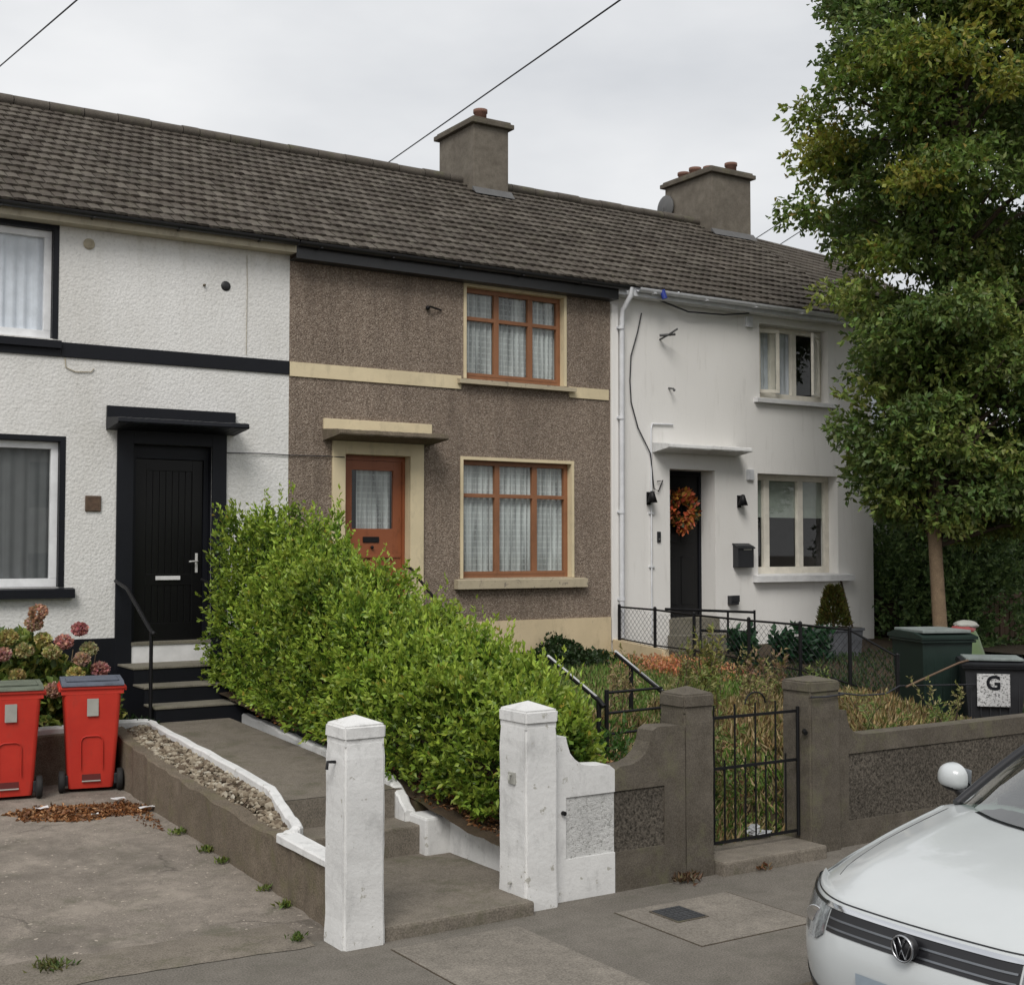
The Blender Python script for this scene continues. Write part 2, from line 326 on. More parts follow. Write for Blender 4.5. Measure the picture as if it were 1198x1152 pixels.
def wall_mesh(mb, x0, x1, z0, z1, y, holes, depth=.16, mi=0, back=False):
    """front face at y with rectangular openings and their reveals going back"""
    xs = sorted({x0, x1, *[h[0] for h in holes], *[h[1] for h in holes]}); zs = sorted({z0, z1, *[h[2] for h in holes], *[h[3] for h in holes]})
    for i in range(len(xs)-1):
        for j in range(len(zs)-1):
            cx, cz = (xs[i]+xs[i+1])/2, (zs[j]+zs[j+1])/2
            if any(h[0] < cx < h[1] and h[2] < cz < h[3] for h in holes): continue
            mb.add([(xs[i],y,zs[j]),(xs[i+1],y,zs[j]),(xs[i+1],y,zs[j+1]),(xs[i],y,zs[j+1])], [(0,1,2,3)], mi)
    for a, b, c, d_ in holes:
        y1 = y+depth
        mb.add([(a,y,c),(a,y1,c),(a,y1,d_),(a,y,d_)], [(0,3,2,1)], mi); mb.add([(b,y,c),(b,y1,c),(b,y1,d_),(b,y,d_)], [(0,1,2,3)], mi)
        mb.add([(a,y,d_),(b,y,d_),(b,y1,d_),(a,y1,d_)], [(0,3,2,1)], mi); mb.add([(a,y,c),(b,y,c),(b,y1,c),(a,y1,c)], [(0,1,2,3)], mi)

# ------------------------------------------------------------------ leaves
def leaf_arrays(P, D, L, Wd, colr, bend=.15, rs=None):
    """P base points, D unit directions, returns verts/colours of bent diamond leaves"""
    n = len(P); rs = rs or rng
    t = rs.normal(size=(n,3)); S = np.cross(D, t); S /= np.linalg.norm(S, axis=1)[:,None]+1e-9
    Nn = np.cross(S, D); L = np.broadcast_to(L, (n,))[:,None]; Wd = np.broadcast_to(Wd, (n,))[:,None]
    mid = P+D*L*.5
    v = np.stack([P, mid+S*Wd*.5+Nn*L*bend, P+D*L-Nn*L*bend*.3, mid-S*Wd*.5+Nn*L*bend], 1)
    return v.reshape(-1,3), np.repeat(colr, 4, axis=0)
def leaf_mesh(name, parts, mat, parent=None):
    V = np.concatenate([p[0] for p in parts]); Cc = np.concatenate([p[1] for p in parts]); n = len(V)//4
    me = bpy.data.meshes.new(name); me.vertices.add(len(V)); me.vertices.foreach_set('co', V.astype(np.float32).ravel())
    idx = np.arange(n)[:,None]*4; tri = np.concatenate([idx+np.array([[0,1,2]]), idx+np.array([[0,2,3]])], 1).ravel().astype(np.int32)
    me.loops.add(len(tri)); me.loops.foreach_set('vertex_index', tri); me.polygons.add(n*2)
    me.polygons.foreach_set('loop_start', np.arange(n*2, dtype=np.int32)*3); me.polygons.foreach_set('loop_total', np.full(n*2, 3, np.int32))
    me.update(); me.validate()
    at = me.color_attributes.new('col', 'FLOAT_COLOR', 'POINT'); c4 = np.ones((len(V),4), np.float32); c4[:,:3] = Cc; at.data.foreach_set('color', c4.ravel())
    me.materials.append(mat); o = bpy.data.objects.new(name, me); return link(o, parent)
def unit(a): return a/(np.linalg.norm(a, axis=-1, keepdims=True)+1e-9)
def shoots(centers, dirs, slen, n_leaf, L, W, colf, spread=.9):
    """each shoot: a twig with leaves along it; colf(t, k) gives a base colour"""
    m = len(centers); t = rng.uniform(0,1,(m,n_leaf)); k = np.repeat(np.arange(m), n_leaf); tt = t.ravel()
    sl = np.broadcast_to(slen, (m,)); P = centers[k]+dirs[k]*(tt*sl[k])[:,None]
    D = unit(dirs[k]*.75+rng.normal(size=(m*n_leaf,3))*spread*.6)
    return leaf_arrays(P, D, L*rng.uniform(.65,1.2,len(P)), W*rng.uniform(.7,1.2,len(P)), colf(tt, k), .12)
def jitter_col(base, n, amt=.2, hue=.12):
    b = np.broadcast_to(np.array(base), (n,3)).copy(); b *= rng.uniform(1-amt,1+amt,(n,1)); b *= rng.uniform(1-hue,1+hue,(n,3)); return b

# ================================================================== THE GROUND
def lerp(a, b, t): return a+(b-a)*t
def interp(x, pts):
    if x <= pts[0][0]: return pts[0][1]
    for (a, fa), (b, fb) in zip(pts, pts[1:]):
        if x <= b: return fa+(fb-fa)*(x-a)/(b-a)
    return pts[-1][1]
def drive_z(Y): return interp(Y, [(-6.9, .0), (-2.25, .2), (-1.6, .22)])
def path_z(Y): return interp(Y, [(-5.15, .52), (-3.5, .58), (-1.35, .665)])
def gz(X, Y):       # gardens of the brown and of the right-hand house
    edge = interp(Y, [(-6.8, .30), (-6.0, .36), (-5.3, .45), (-4.5, .62), (-2, .78), (0, .98)])
    bank = interp(Y, [(-6.8, .50), (-6.3, .66), (-5.2, .84), (-3, .98), (0, 1.12)])
    pth = interp(Y, [(-6.8, .085), (-6.5, .09), (-6.0, .27), (-5.4, .55), (-5.0, .82), (-3, .97), (0, 1.12)])
    right = interp(Y, [(-6.8, .55), (-6.0, .66), (-5.0, .72), (-3.5, .82), (0, .88)])
    nb = interp(Y, [(-6.8, .30), (-4.2, .36), (-3.2, .6), (-1.5, .9), (0, 1.0)])
    z = interp(X, [(4.9, edge), (5.6, edge), (6.3, bank), (6.62, lerp(bank, pth, .7)), (6.72, pth), (7.66, pth), (7.9, lerp(pth, right, .7)), (8.3, right), (10.8, right), (11.1, nb), (16, nb)])
    return z
def height_sheet(name, x0, x1, y0, y1, nx, ny, f, mat, rough=0.0, kind='structure', skirt=None):
    mb = MB(); P = [[(lerp(x0,x1,i/nx), lerp(y0,y1,j/ny), f(lerp(x0,x1,i/nx), lerp(y0,y1,j/ny))+random.uniform(-rough,rough)) for j in range(ny+1)] for i in range(nx+1)]
    mb.grid(P); o = mb.build(name, mat); o['kind'] = kind; return o
mb = MB(); mb.add([(-400,-400,-.25),(400,-400,-.25),(400,400,-.25),(-400,400,-.25)], [(0,1,2,3)]); o = mb.build('ground', M['drive']); o['kind'] = 'structure'
mb = MB(); mb.box(-60, 90, -16.6, -9.22, -.24, -.12); o = mb.build('road', M['tarmac']); o['kind'] = 'structure'
mb = MB(); mb.box(-60, 90, -9.08, -7.16, -.24, 0); mb.box(-60, 3.45, -7.16, -6.9, -.24, 0); mb.box(3.45, 90, -7.16, -6.5, -.24, -.002); o = mb.build('footpath', M['pave']); o['kind'] = 'structure'
mb = MB()
for i in range(60): mb.cbox(-20+i*.915, -20+i*.915+.905, -9.22, -9.08, -.24, .004, .012)
o = mb.build('kerb', M['oldconc']); o['kind'] = 'structure'
mb = MB()
for i in range(60): mb.cbox(-20+i*.915, -20+i*.915+.905, -16.76, -16.6, -.24, .004, .012)
mb.box(-60, 90, -18.6, -16.76, -.24, 0); o = mb.build('opposite_footpath', M['pave']); o['kind'] = 'structure'
# driveway in front of the left-hand house
o = height_sheet('driveway', -6, 3.62, -6.9, -1.55, 40, 24, lambda x, y: drive_z(y), M['drive'], .003)
# strip of broken concrete where drive and footpath meet
mb = MB(); xs = [-6+i*.12 for i in range(79)]
P = []
for x in xs:
    w0 = -6.95-.05*math.sin(x*2.1)-random.uniform(0,.03); w1 = -6.42+.06*math.sin(x*1.3+1)+random.uniform(-.03,.03)
    P.append([(x, w0, .004), (x, -6.85, .014), (x, (w1-6.85)/2, .022), (x, w1, drive_z(w1)+.004)])
mb.grid(P); o = mb.build('worn_drive_threshold', M['path']); o['kind'] = 'structure'
# lighter slab and patches in the footpath (4 mm sheets)
mb = MB(); mb.box(5.33, 6.3, -8.26, -7.4, -.02, .004); mb.box(3.72, 4.62, -9.07, -7.3, -.02, .004)
o = mb.build('pavement_slab', [M['paveslab']]); o['kind'] = 'structure'
mb = MB()
mb.box(5.32, 5.326, -8.27, -7.39, -.02, .0025); mb.box(5.326, 6.306, -8.27, -8.264, -.02, .0025); mb.box(6.305, 6.311, -8.264, -7.39, -.02, .0025); mb.box(3.71,3.716,-9.05,-7.3,-.02,.0025)
o = mb.build('pavement_joint', M['soil']); o['kind'] = 'structure'
# inspection cover
t = empty('manhole_cover', (5.65, -7.66, .004)); tag(t, 'small dark square iron cover set in the pale footpath slab', 'manhole cover')
mb = MB(); mb.box(-.13,.13,-.15,.15,0,.006); mb.build('frame', M['greyconc'], t)
mb = MB(); mb.cbox(-.115,.115,-.135,.135,.0,.012,.003)
for i in range(5):
    for j in range(6): mb.box(-.10+i*.043,-.075+i*.043,-.12+j*.042,-.095+j*.042,.012,.015)
mb.build('lid', M['manhole'], t)

# raised path to the black door
mb = MB(); ny = 16; P = []
for i in range(7):
    x = lerp(3.93, 4.93, i/6); P.append([(x, lerp(-5.15,-1.3,j/ny), path_z(lerp(-5.15,-1.3,j/ny))) for j in range(ny+1)])
mb.grid(P); mb.box(3.80, 4.93, -5.16, -5.0, -.1, .515); mb.cbox(3.66, 4.9, -5.52, -5.15, .0, .30, .015); mb.box(3.62,5.12,-6.9,-5.5,-.1,.085)
o = mb.build('garden_path', M['path']); o['kind'] = 'structure'
mb = MB(); mb.cbox(3.74, 4.86, -7.14, -6.86, -.1, .088, .02); o = mb.build('path_threshold', M['path']); o['kind'] = 'structure'
mb = MB(); mb.cbox(6.59, 7.66, -7.06, -6.45, -.1, .10, .02); o = mb.build('gate_threshold', M['path']); o['kind'] = 'structure'

def ribbon_wall(mb, pts, w, zbot, mi=0, c=0.012):
    """wall of width w along plan points (x,y,ztop) - a swept section with slightly rounded top"""
    n = len(pts); L = []
    for i, p in enumerate(pts):
        a = Vector(pts[max(i-1,0)][:2]); b = Vector(pts[min(i+1,n-1)][:2]); t = (b-a).normalized(); nr = Vector((-t.y, t.x))
        x, y, z = p; zb = zbot(x,y) if callable(zbot) else zbot
        def q(s, zz): return (x+nr.x*s, y+nr.y*s, zz)
        h = w/2; L.append([q(-h,zb), q(-h,z-c), q(-h+c,z), q(h-c,z), q(h,z-c), q(h,zb)])
    mb.grid(L, mi, False); mb.add(L[0], [[0,1,2,3,4,5]], mi); mb.add(L[-1], [[5,4,3,2,1,0]], mi)
def dense(pts, n=8, jit=.006):
    o_ = []
    for a, b in zip(pts, pts[1:]):
        for k in range(n): 
            t = k/n; o_.append((lerp(a[0],b[0],t)+random.uniform(-jit,jit), lerp(a[1],b[1],t)+random.uniform(-jit,jit), lerp(a[2],b[2],t)+random.uniform(-jit,jit)))
    o_.append(pts[-1]); return o_
# retaining wall along the drive
t = empty('retaining_wall', (3.65, -4.3, 0)); tag(t, 'low brown rendered retaining wall beside the driveway, white coping at its street end', 'wall'); off = (3.65,-4.3,0)
mb = MB(); ribbon_wall(mb, dense([(3.63,-6.9,.410),(3.64,-5.90,.42),(3.63,-4.8,.47),(3.64,-3.6,.54),(3.64,-2.6,.62),(3.66,-1.72,.70)], 7, .012), .14, -.1)
mb.build('wall', M['oldconc'], t, off)
mb = MB(); ribbon_wall(mb, dense([(3.60,-6.92,.445),(3.62,-5.93,.465)], 6, .003), .15, .405, c=.01); mb.build('coping', M['whitepaint'], t, off)
mb = MB(); ribbon_wall(mb, dense([(3.71,-1.70,.70),(2.5,-1.68,.66),(-3,-1.68,.6)], 10, .006), .14, -.1); o = mb.build('flower_bed_wall', M['oldconc']); tag(o, 'rough retaining wall behind the red bins holding up the flower bed', 'wall')
mb = MB(); ribbon_wall(mb, dense([(4.02,-1.60,.735),(3.6,-1.62,.75),(2.5,-1.62,.71),(-3,-1.62,.65)], 8, .004), .17, lambda x,y:.64); mb.build('coping', M['whitepaint'], o)
# rubble slope
mb = MB(); P = []
for i in range(40):
    y = lerp(-5.95,-1.72,i/39); zt = interp(y, [(-5.9,.40),(-4.8,.46),(-3.6,.53),(-2.6,.60),(-1.72,.68)]); zp = interp(y, [(-5.95,.42),(-5.1,.55),(-2,.68),(-1.7,.7)])
    xr = interp(y, [(-5.95,3.74),(-5.1,3.84),(-2,3.93)])
    P.append([(lerp(3.69,xr,k/5), y, lerp(zt,zp,k/5)+random.uniform(-.012,.012)) for k in range(6)])
mb.grid(P, 1)
for _ in range(1150):
    y = random.uniform(-5.9,-1.75); k = random.random(); xr = interp(y, [(-5.95,3.74),(-5.1,3.84),(-2,3.93)]); x = lerp(3.67,xr,k)
    zt = interp(y, [(-5.9,.40),(-4.8,.46),(-3.6,.53),(-2.6,.60),(-1.72,.68)]); zp = interp(y, [(-5.95,.42),(-5.1,.55),(-2,.68),(-1.7,.7)])
    mb.sphere((x,y,lerp(zt,zp,k)+.006), random.uniform(.010,.034)*random.uniform(.7,1.15), sub=1, sc=(random.uniform(.7,1.2),random.uniform(.8,1.6),random.uniform(.45,.9)), noise=.34)
mb.sm = [False]*len(mb.sm)
o = mb.build('rubble', [M['rubble'], M['soil']]); tag(o, 'bank of broken stones and rubble between the drive wall and the path', 'rubble', kind='stuff')
# white kerb edgings of the path
mb = MB(); ribbon_wall(mb, dense([(4.0,-1.72,.735),(3.97,-2.1,.725),(3.90,-4.2,.66),(3.87,-5.05,.615),(3.80,-5.45,.55),(3.72,-5.9,.49),(3.62,-5.95,.475)], 6, .005), .075, lambda x,y:.3, c=.012)
o = mb.build('path_edging', M['whitepaint']); tag(o, 'white painted concrete edging down the left side of the path beside the rubble', 'edging')
mb = MB(); ribbon_wall(mb, dense([(5.12,-1.25,.70),(5.02,-2.6,.665),(4.96,-3.8,.63),(4.93,-4.95,.585),(4.90,-5.2,.50),(4.89,-5.36,.38)], 6, .008), .09, lambda x,y:.2, c=.015)
o = mb.build('path_edging', M['whitepaint']); tag(o, 'chipped white concrete edging along the foot of the hedge, beside the path', 'edging')
mb = MB(); mb.cbox(4.885,5.13,-5.62,-5.33,.0,.365,.02); P = []
ribbon_wall(mb, dense([(5.16,-5.6,.35),(5.16,-6.0,.345),(5.16,-6.76,.33)], 6, .003), .13, 0)
o = mb.build('low_garden_wall', M['whitepaint']); tag(o, 'low white wall with a square block end, between the two white gate pillars and the hedge', 'wall')

mb = MB(); mb.box(4.955,5.16,-5.34,-4.6,-.1,.44); o = mb.build('soil_bank', M['soil']); o['kind'] = 'structure'
# ================================================================== FRONT GARDENS (terrain)
o = height_sheet('garden_ground', 4.95, 10.94, -6.8, 0.02, 60, 60, gz, M['soil'], .012)
o = height_sheet('neighbour_garden_ground', 10.96, 16.4, -6.8, 0.02, 50, 50, gz, M['soil'], .012)
o = height_sheet('side_ground', 16.38, 60, -6.8, 14, 30, 16, lambda x,y: .9, M['soil'], .01)
o = height_sheet('flower_bed_soil', -3, 4.15, -1.62, 0.02, 40, 10, lambda x,y: .62+.03*math.sin(x*3), M['soil'], .015)

# ================================================================== THE TERRACE
EY, EZ, RY, RZ = -.22, 6.05, 3.3, 8.22          # eaves and ridge lines
SL = (RZ-EZ)/(RY-EY)
def tile_roof(mb, x0, x1, back=True, seed=1, eave=EY, ridge=RY, zr=RZ):
    rs = random.Random(seed); slope = (zr-EZ)/(ridge-eave); L = math.hypot(ridge-eave, zr-EZ); uy, uz = (ridge-eave)/L, (zr-EZ)/L; ny, nz = -uz, uy
    nrow = 17; g = L/nrow; tw = .132
    for side in ((1, -1) if back else (1,)):
        for r_ in range(nrow):
            s0 = r_*g-.03; s1 = (r_+1)*g+.012; off = (r_%2)*tw/2; x = x0-off
            while x < x1:
                a, b = max(x+.004, x0), min(x+tw-.004, x1); x += tw
                if b-a < .02: continue
                lift = .030+rs.uniform(-.006,.007); lw = lift-.003+rs.uniform(-.003,.003); th = .026; dx = rs.uniform(-.006,.006)
                def P(s, h, X):
                    yy = eave+uy*s+ny*h; zz = EZ+uz*s+nz*h
                    if side < 0: yy = 2*ridge-yy
                    return (X, yy, zz)
                m_ = (a+b)/2
                s0j = s0+rs.uniform(-.006,.006)
                front = [P(s0j+.012,lift-.004,a),P(s0j-.004,lift+.006,lerp(a,b,.3)),P(s0j-.004,lift+.006,lerp(a,b,.7)),P(s0j+.012,lw-.004,b)]
                low = [P(s0j+.012,lift-th,a),P(s0j-.004,lift-th,lerp(a,b,.3)),P(s0j-.004,lift-th,lerp(a,b,.7)),P(s0j+.012,lw-th,b)]
                backv = [P(s1,.002,a),P(s1,.006,lerp(a,b,.3)),P(s1,.006,lerp(a,b,.7)),P(s1,.002,b)]
                v = front+low+backv
                fs = [(0,1,9,8),(1,2,10,9),(2,3,11,10),(4,5,1,0),(5,6,2,1),(6,7,3,2),(0,8,4),(3,7,11)]
                if side < 0: fs = [f[::-1] for f in fs]
                mb.add(v, fs)
    # battens / underlay sheet
    mb.add([(x0,eave,EZ-.004),(x1,eave,EZ-.004),(x1,ridge,zr-.004),(x0,ridge,zr-.004)], [(0,1,2,3)]); mb.add([(x0,2*ridge-eave,EZ-.004),(x1,2*ridge-eave,EZ-.004),(x1,ridge,zr-.004),(x0,ridge,zr-.004)], [(3,2,1,0)])
def ridge_tiles(mb, x0, x1, zr=RZ, y=RY):
    x = x0
    while x < x1-.01:
        b = min(x+.45, x1); dz = random.uniform(-.006,.008); prof = [(.13*math.cos(R(a)), .09*math.sin(R(a))) for a in range(-40, 221, 20)]
        P = [[(X, y+p, zr+.012+dz+q) for p, q in prof] for X in (x, b-.012)]
        mb.grid(P, smooth=True); mb.add(P[0], [list(range(len(prof)))]); mb.add(P[1], [list(range(len(prof)))[::-1]]); x = b
def sill(name, x0, x1, z, mat, parent, h=.085, proj=.09, offn=None):
    mb = MB(); mb.prism([(-proj, z-h), (-proj, z-.02), (.12, z+.012), (.12, z-h)], 'x', x0, x1); return mb.build(name, mat, parent)
def framed_window(house, x0, x1, z0, z1, yf, mat, mull, trans, fw=.055, fd=.06, glass=True, label=None, bar=.045):
    """window mesh = frame; children: pane"""
    mb = MB()
    mb.cbox(x0, x1, yf, yf+fd, z1-fw, z1, .004); mb.cbox(x0, x1, yf, yf+fd, z0, z0+fw*1.25, .004)
    mb.cbox(x0, x0+fw, yf-.001, yf+fd-.001, z0+fw*1.25, z1-fw, .004); mb.cbox(x1-fw, x1, yf-.001, yf+fd-.001, z0+fw*1.25, z1-fw, .004)
    for m_ in mull: mb.cbox(m_-bar/2-.012, m_+bar/2+.012, yf-.003, yf+fd-.004, z0+fw*1.25, z1-fw, .004)
    for a, b, z in trans: mb.cbox(a, b, yf-.002, yf+fd-.003, z-bar/2, z+bar/2, .004)
    w = mb.build('window', mat, house)
    if label: w['label'] = label
    if glass:
        g = MB(); g.add([(x0+fw/2,yf+fd*.6,z0+fw/2),(x1-fw/2,yf+fd*.6,z0+fw/2),(x1-fw/2,yf+fd*.6,z1-fw/2),(x0+fw/2,yf+fd*.6,z1-fw/2)], [(0,1,2,3)]); g.build('pane', M['glass'], w)
    return w
def curtain(parent, x0, x1, z0, z1, y, mat, wl=.07, amp=.02, name='curtain', seed=0):
    rs = random.Random(seed); n = int((x1-x0)/.008); P = []; ph = 0
    for i in range(n+1):
        x = x0+(x1-x0)*i/n; ph += .008/wl*2*math.pi*rs.uniform(.5,1.5); yy = y+amp*math.sin(ph)
        P.append([(x, yy, z0), (x, yy+amp*.2, (z0+z1)/2), (x, yy*.3+y*.7, z1)])
    mb = MB(); mb.grid(P); return mb.build(name, mat, parent)
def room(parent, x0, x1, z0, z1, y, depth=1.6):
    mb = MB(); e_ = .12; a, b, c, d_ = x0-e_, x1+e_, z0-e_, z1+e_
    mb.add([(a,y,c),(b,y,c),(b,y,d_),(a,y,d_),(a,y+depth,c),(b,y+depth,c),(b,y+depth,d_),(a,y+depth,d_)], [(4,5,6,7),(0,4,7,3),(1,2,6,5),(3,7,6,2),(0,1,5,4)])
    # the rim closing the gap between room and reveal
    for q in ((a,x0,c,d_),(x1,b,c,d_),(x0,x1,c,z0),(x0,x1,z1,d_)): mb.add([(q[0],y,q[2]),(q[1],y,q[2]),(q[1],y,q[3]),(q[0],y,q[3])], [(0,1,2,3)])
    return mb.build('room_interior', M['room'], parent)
def house_shell(h, x0, x1, holes, zb, wallmat, depth_reveal=.16, seed=1, left=False, right=False, ridgex=None):
    mb = MB(); wall_mesh(mb, x0, x1, zb, EZ-.06, 0, holes, depth_reveal)
    D = 2*RY
    if left: mb.add([(x0,0,zb),(x0,D,zb),(x0,D,EZ-.06),(x0,RY,RZ-.03),(x0,0,EZ-.06)], [(0,4,3,2,1)])
    if right: mb.add([(x1,0,zb),(x1,D,zb),(x1,D,EZ-.06),(x1,RY,RZ-.03),(x1,0,EZ-.06)], [(0,1,2,3,4)])
    mb.add([(x0,D,zb),(x1,D,zb),(x1,D,EZ-.06),(x0,D,EZ-.06)], [(3,2,1,0)])
    w = mb.build('wall', wallmat, h)
    b_ = bmesh.new(); b_.from_mesh(w.data); bmesh.ops.remove_doubles(b_, verts=b_.verts[:], dist=.0005); b_.to_mesh(w.data); b_.free()
    rb = MB(); tile_roof(rb, x0, x1, True, seed); rf = rb.build('roof', M['roof'], h)
    rt = MB(); ridge_tiles(rt, x0, x1); rt.build('ridge_tiles', M['ridge'], rf)
    return w, rf
def gutter(h, x0, x1, mat, z=5.985, fascia=None, r=.055):
    mb = MB(); prof = [(EY-.035+r*math.cos(R(a)), z+.03+r*math.sin(R(a))) for a in range(180, 361, 20)]+[(EY-.035+(r-.006)*math.cos(R(a)), z+.03+(r-.006)*math.sin(R(a))) for a in range(360, 179, -20)]
    P = [[(X, p, q) for p, q in prof] for X in (x0, x1)]; mb.grid(P, smooth=True, flip=True)
    x = x0+.25
    while x < x1: mb.box(x, x+.025, EY-.10, EY+.05, z-.032, z-.022); x += .95
    return mb.build('gutter', mat, h)
def soffit(h, x0, x1, mf, ms, zl=5.83):
    mb = MB(); mb.box(x0, x1, EY+.022, EY+.045, zl, 6.03, 0); mb.box(x0, x1, EY+.045, -.003, zl, zl+.015, 1); return mb.build('fascia', [mf, ms], h)
def canopy(h, x0, x1, proj, mat_slab, mat_band, z=3.80, band=True):
    mb = MB(); n = 40; rows = []
    for i in range(n+1):
        x = lerp(x0, x1, i/n); jz = random.uniform(-.004,.004)
        rows.append([(x,-.001,z-.09),(x,-proj,z-.045+jz),(x,-proj-.008,z-.03),(x,-proj,z+.008+jz),(x,-proj+.05,z+.02+jz),(x,-.001,z+.05)])
    mb.grid(rows, 0, False); mb.add(rows[0], [[0,1,2,3,4,5]]); mb.add(rows[-1], [[5,4,3,2,1,0]])
    o = mb.build('canopy', mat_slab, h)
    if band: mb = MB(); mb.cbox(x0, x1, -.045, -.001, z+.045, z+.175, .006); mb.build('upstand', mat_band, o)
    return o
def surround(h, x0, x1, z0, z1, ix0, ix1, iz1, mat, proj=.03, rev=.12):
    mb = MB(); mb.cbox(x0, ix0, -proj, .0, z0, z1, .005); mb.cbox(ix1, x1, -proj, .0, z0, z1, .005); mb.cbox(ix0, ix1, -proj+.001, .0, iz1, z1, .005)
    mb.box(ix0-.004, ix0+.002, 0.001, rev, z0, iz1); mb.box(ix1-.002, ix1+.004, .001, rev, z0, iz1); mb.box(ix0, ix1, .001, rev, iz1-.002, iz1+.004)
    return mb.build('door_surround', mat, h)

# ---------------------------------------------------------- left: white roughcast house with black trim
H1 = empty('terraced_house', (2.5, 0, .6)); tag(H1, 'white roughcast terraced house with black trim and black front door, behind the red bins', 'house')
h = H1; h.location = (0,0,0)
X0, X1 = -2.2, 6.14
w1u = (1.30, 3.42, 4.66, 5.84); w1l = (1.05, 3.52, 2.0, 3.56); d1 = (4.30, 5.20, 1.14, 3.57)
wall, roof = house_shell(h, X0, X1, [w1u, w1l, d1], .3, M['roughcast'], .16, 1, left=True)
for (a,b,c,d_), cur in ((w1u, 'curtain'), (w1l, 'greycurtain')):
    mb = MB(); t_ = .055     # black plaster band round the window
    mb.box(a-t_, a-.001, -.006, -.0, c, d_+t_); mb.box(b+.001, b+t_, -.0062, 0, c, d_+t_); mb.box(a-.001, b+.001, -.0061, 0, d_+.001, d_+t_)
    mb.box(a-.002,a+.004,.0,.1,c,d_); mb.box(b-.004,b+.002,.0,.1,c,d_); mb.box(a+.004,b-.004,.0,.1,d_-.004,d_+.002)
    mb.build('window_surround', M['black'], h)
    wd = framed_window(h, a+.005, b-.005, c, d_-.005, .075, M['whitewood'], [(a*.45+b*.55)], [], .075, .06)
    curtain(wd, a, b, c, d_, .145, M[cur], .12, .012, 'curtain', 3); room(wd, a, b, c, d_, .162)
sill('sill', w1u[0]-.1, 3.50, 4.655, M['black'], h, .10, .07); sill('sill', w1l[0]-.1, 3.67, 2.0, M['black'], h, .115, .10)
mb = MB(); mb.cbox(3.51, X1, -.022, 0, 4.47, 4.63, .006); mb.build('string_course', M['black'], h); mb = MB(); mb.box(X0, 3.505, -.021, 0, 4.47, 4.56); mb.build('string_course', M['black'], h)
mb = MB(); mb.box(X0, 4.12, -.03, 0, .3, 1.44); mb.box(5.37, X1, -.03, 0, .3, 1.44); mb.build('plinth', M['black'], h)
surround(h, 4.12, 5.37, 1.0, 3.74, 4.30, 5.20, 3.57, M['black'], .035, .12)
canopy(h, 4.0, 5.47, .46, M['black'], M['black'])
# door leaf
def door_mesh(x0, x1, z0, z1, y, grooves, mat, parent, rail=None):
    mb = MB(); mb.cbox(x0, x1, y, y+.05, z0, z1, .004)
    for gx in grooves: mb.box(gx-.003, gx+.003, y-.003, y, z0+.3, z1-.25)
    return mb.build('door', mat, parent)
mb = MB(); mb.box(4.305,4.36,.085,.15,1.37,3.565); mb.box(5.14,5.195,.085,.15,1.37,3.565); mb.box(4.36,5.14,.085,.15,3.42,3.565); mb.build('door_frame', M['black'], h)
mb = MB(); dx0, dx1, dz0, dz1 = 4.365, 5.135, 1.38, 3.415; y = .11
mb.box(dx0, dx1, y+.012, y+.05, dz0, dz1)
mb.cbox(dx0, dx0+.12, y-.004, y+.02, dz0, dz1, .004); mb.cbox(dx1-.12, dx1, y-.004, y+.02, dz0, dz1, .004); mb.cbox(dx0+.12, dx1-.12, y-.003, y+.02, dz1-.13, dz1, .004); mb.cbox(dx0+.12, dx1-.12, y-.003, y+.02, dz0, dz0+.2, .004); mb.cbox(dx0+.12, dx1-.12, y-.003, y+.02, dz0+.62, dz0+.75, .004)
gx = dx0+.12
while gx < dx1-.13:
    mb.cbox(gx+.004, gx+.069, y+.001, y+.02, dz0+.75, dz1-.13, .003); mb.cbox(gx+.004, gx+.069, y+.001, y+.02, dz0+.2, dz0+.62, .003); gx += .0745
dr = mb.build('door', M['black_gloss'], h)
mb = MB(); mb.cbox(4.60,4.88,y-.022,y-.003,2.06,2.105,.004); mb.build('letterbox', M['white'], dr)
mb = MB(); mb.cbox(5.055,5.085,y-.012,y-.003,2.14,2.36,.004); mb.tube([(5.07,y-.01,2.27),(5.07,y-.05,2.27),(4.97,y-.055,2.265)], .010, 8); mb.build('handle', plain('pale_metal_handle', (.55,.55,.53), .4), dr)
mb = MB(); mb.box(4.29,5.21,-.02,.13,1.14,1.365); mb.build('door_step_riser', M['white'], h)
mb = MB(); mb.box(4.29,5.21,-.035,.16,1.352,1.382); mb.build('threshold', M['stepedge'], h)
gutter(h, X0, X1-.01, M['gutter']); soffit(h, X0, X1, M['soffit'], M['soffit'], 5.89)
mb = MB(); mb.lathe([(0,-.02),(.055,-.02),(.062,-.008),(.062,0)], (3.79,0,5.73), 20, axis='y'); 
for k in range(5): mb.box(3.745,3.835,-.026,-.02,5.69+k*.018,5.699+k*.018)
mb.build('wall_vent', M['soffit'], h)
mb = MB(); mb.lathe([(.0,-.012),(.05,-.012),(.058,-.004),(.058,0)], (5.35,0,5.44), 18, axis='y'); mb.build('wall_hole_cover', M['gutter'], h)
mb = MB(); mb.lathe([(0,-.03),(.014,-.03),(.014,0)], (5.09,0,5.42), 8, axis='y'); mb.build('wall_plug', M['oldconc'], h); mb = MB(); mb.tube([(5.6,-.01,5.83),(5.605,-.012,5.5),(5.60,-.012,4.66)], .0035, 5); mb.build('loose_cable', M['soffit'], h); mb = MB(); mb.tube([(3.55,-.01,4.46),(3.56,-.012,4.36),(3.66,-.012,4.32),(3.83,-.012,4.33),(3.86,-.012,4.37)], .006, 6)
mb.build('loose_cable', M['soffit'], h)
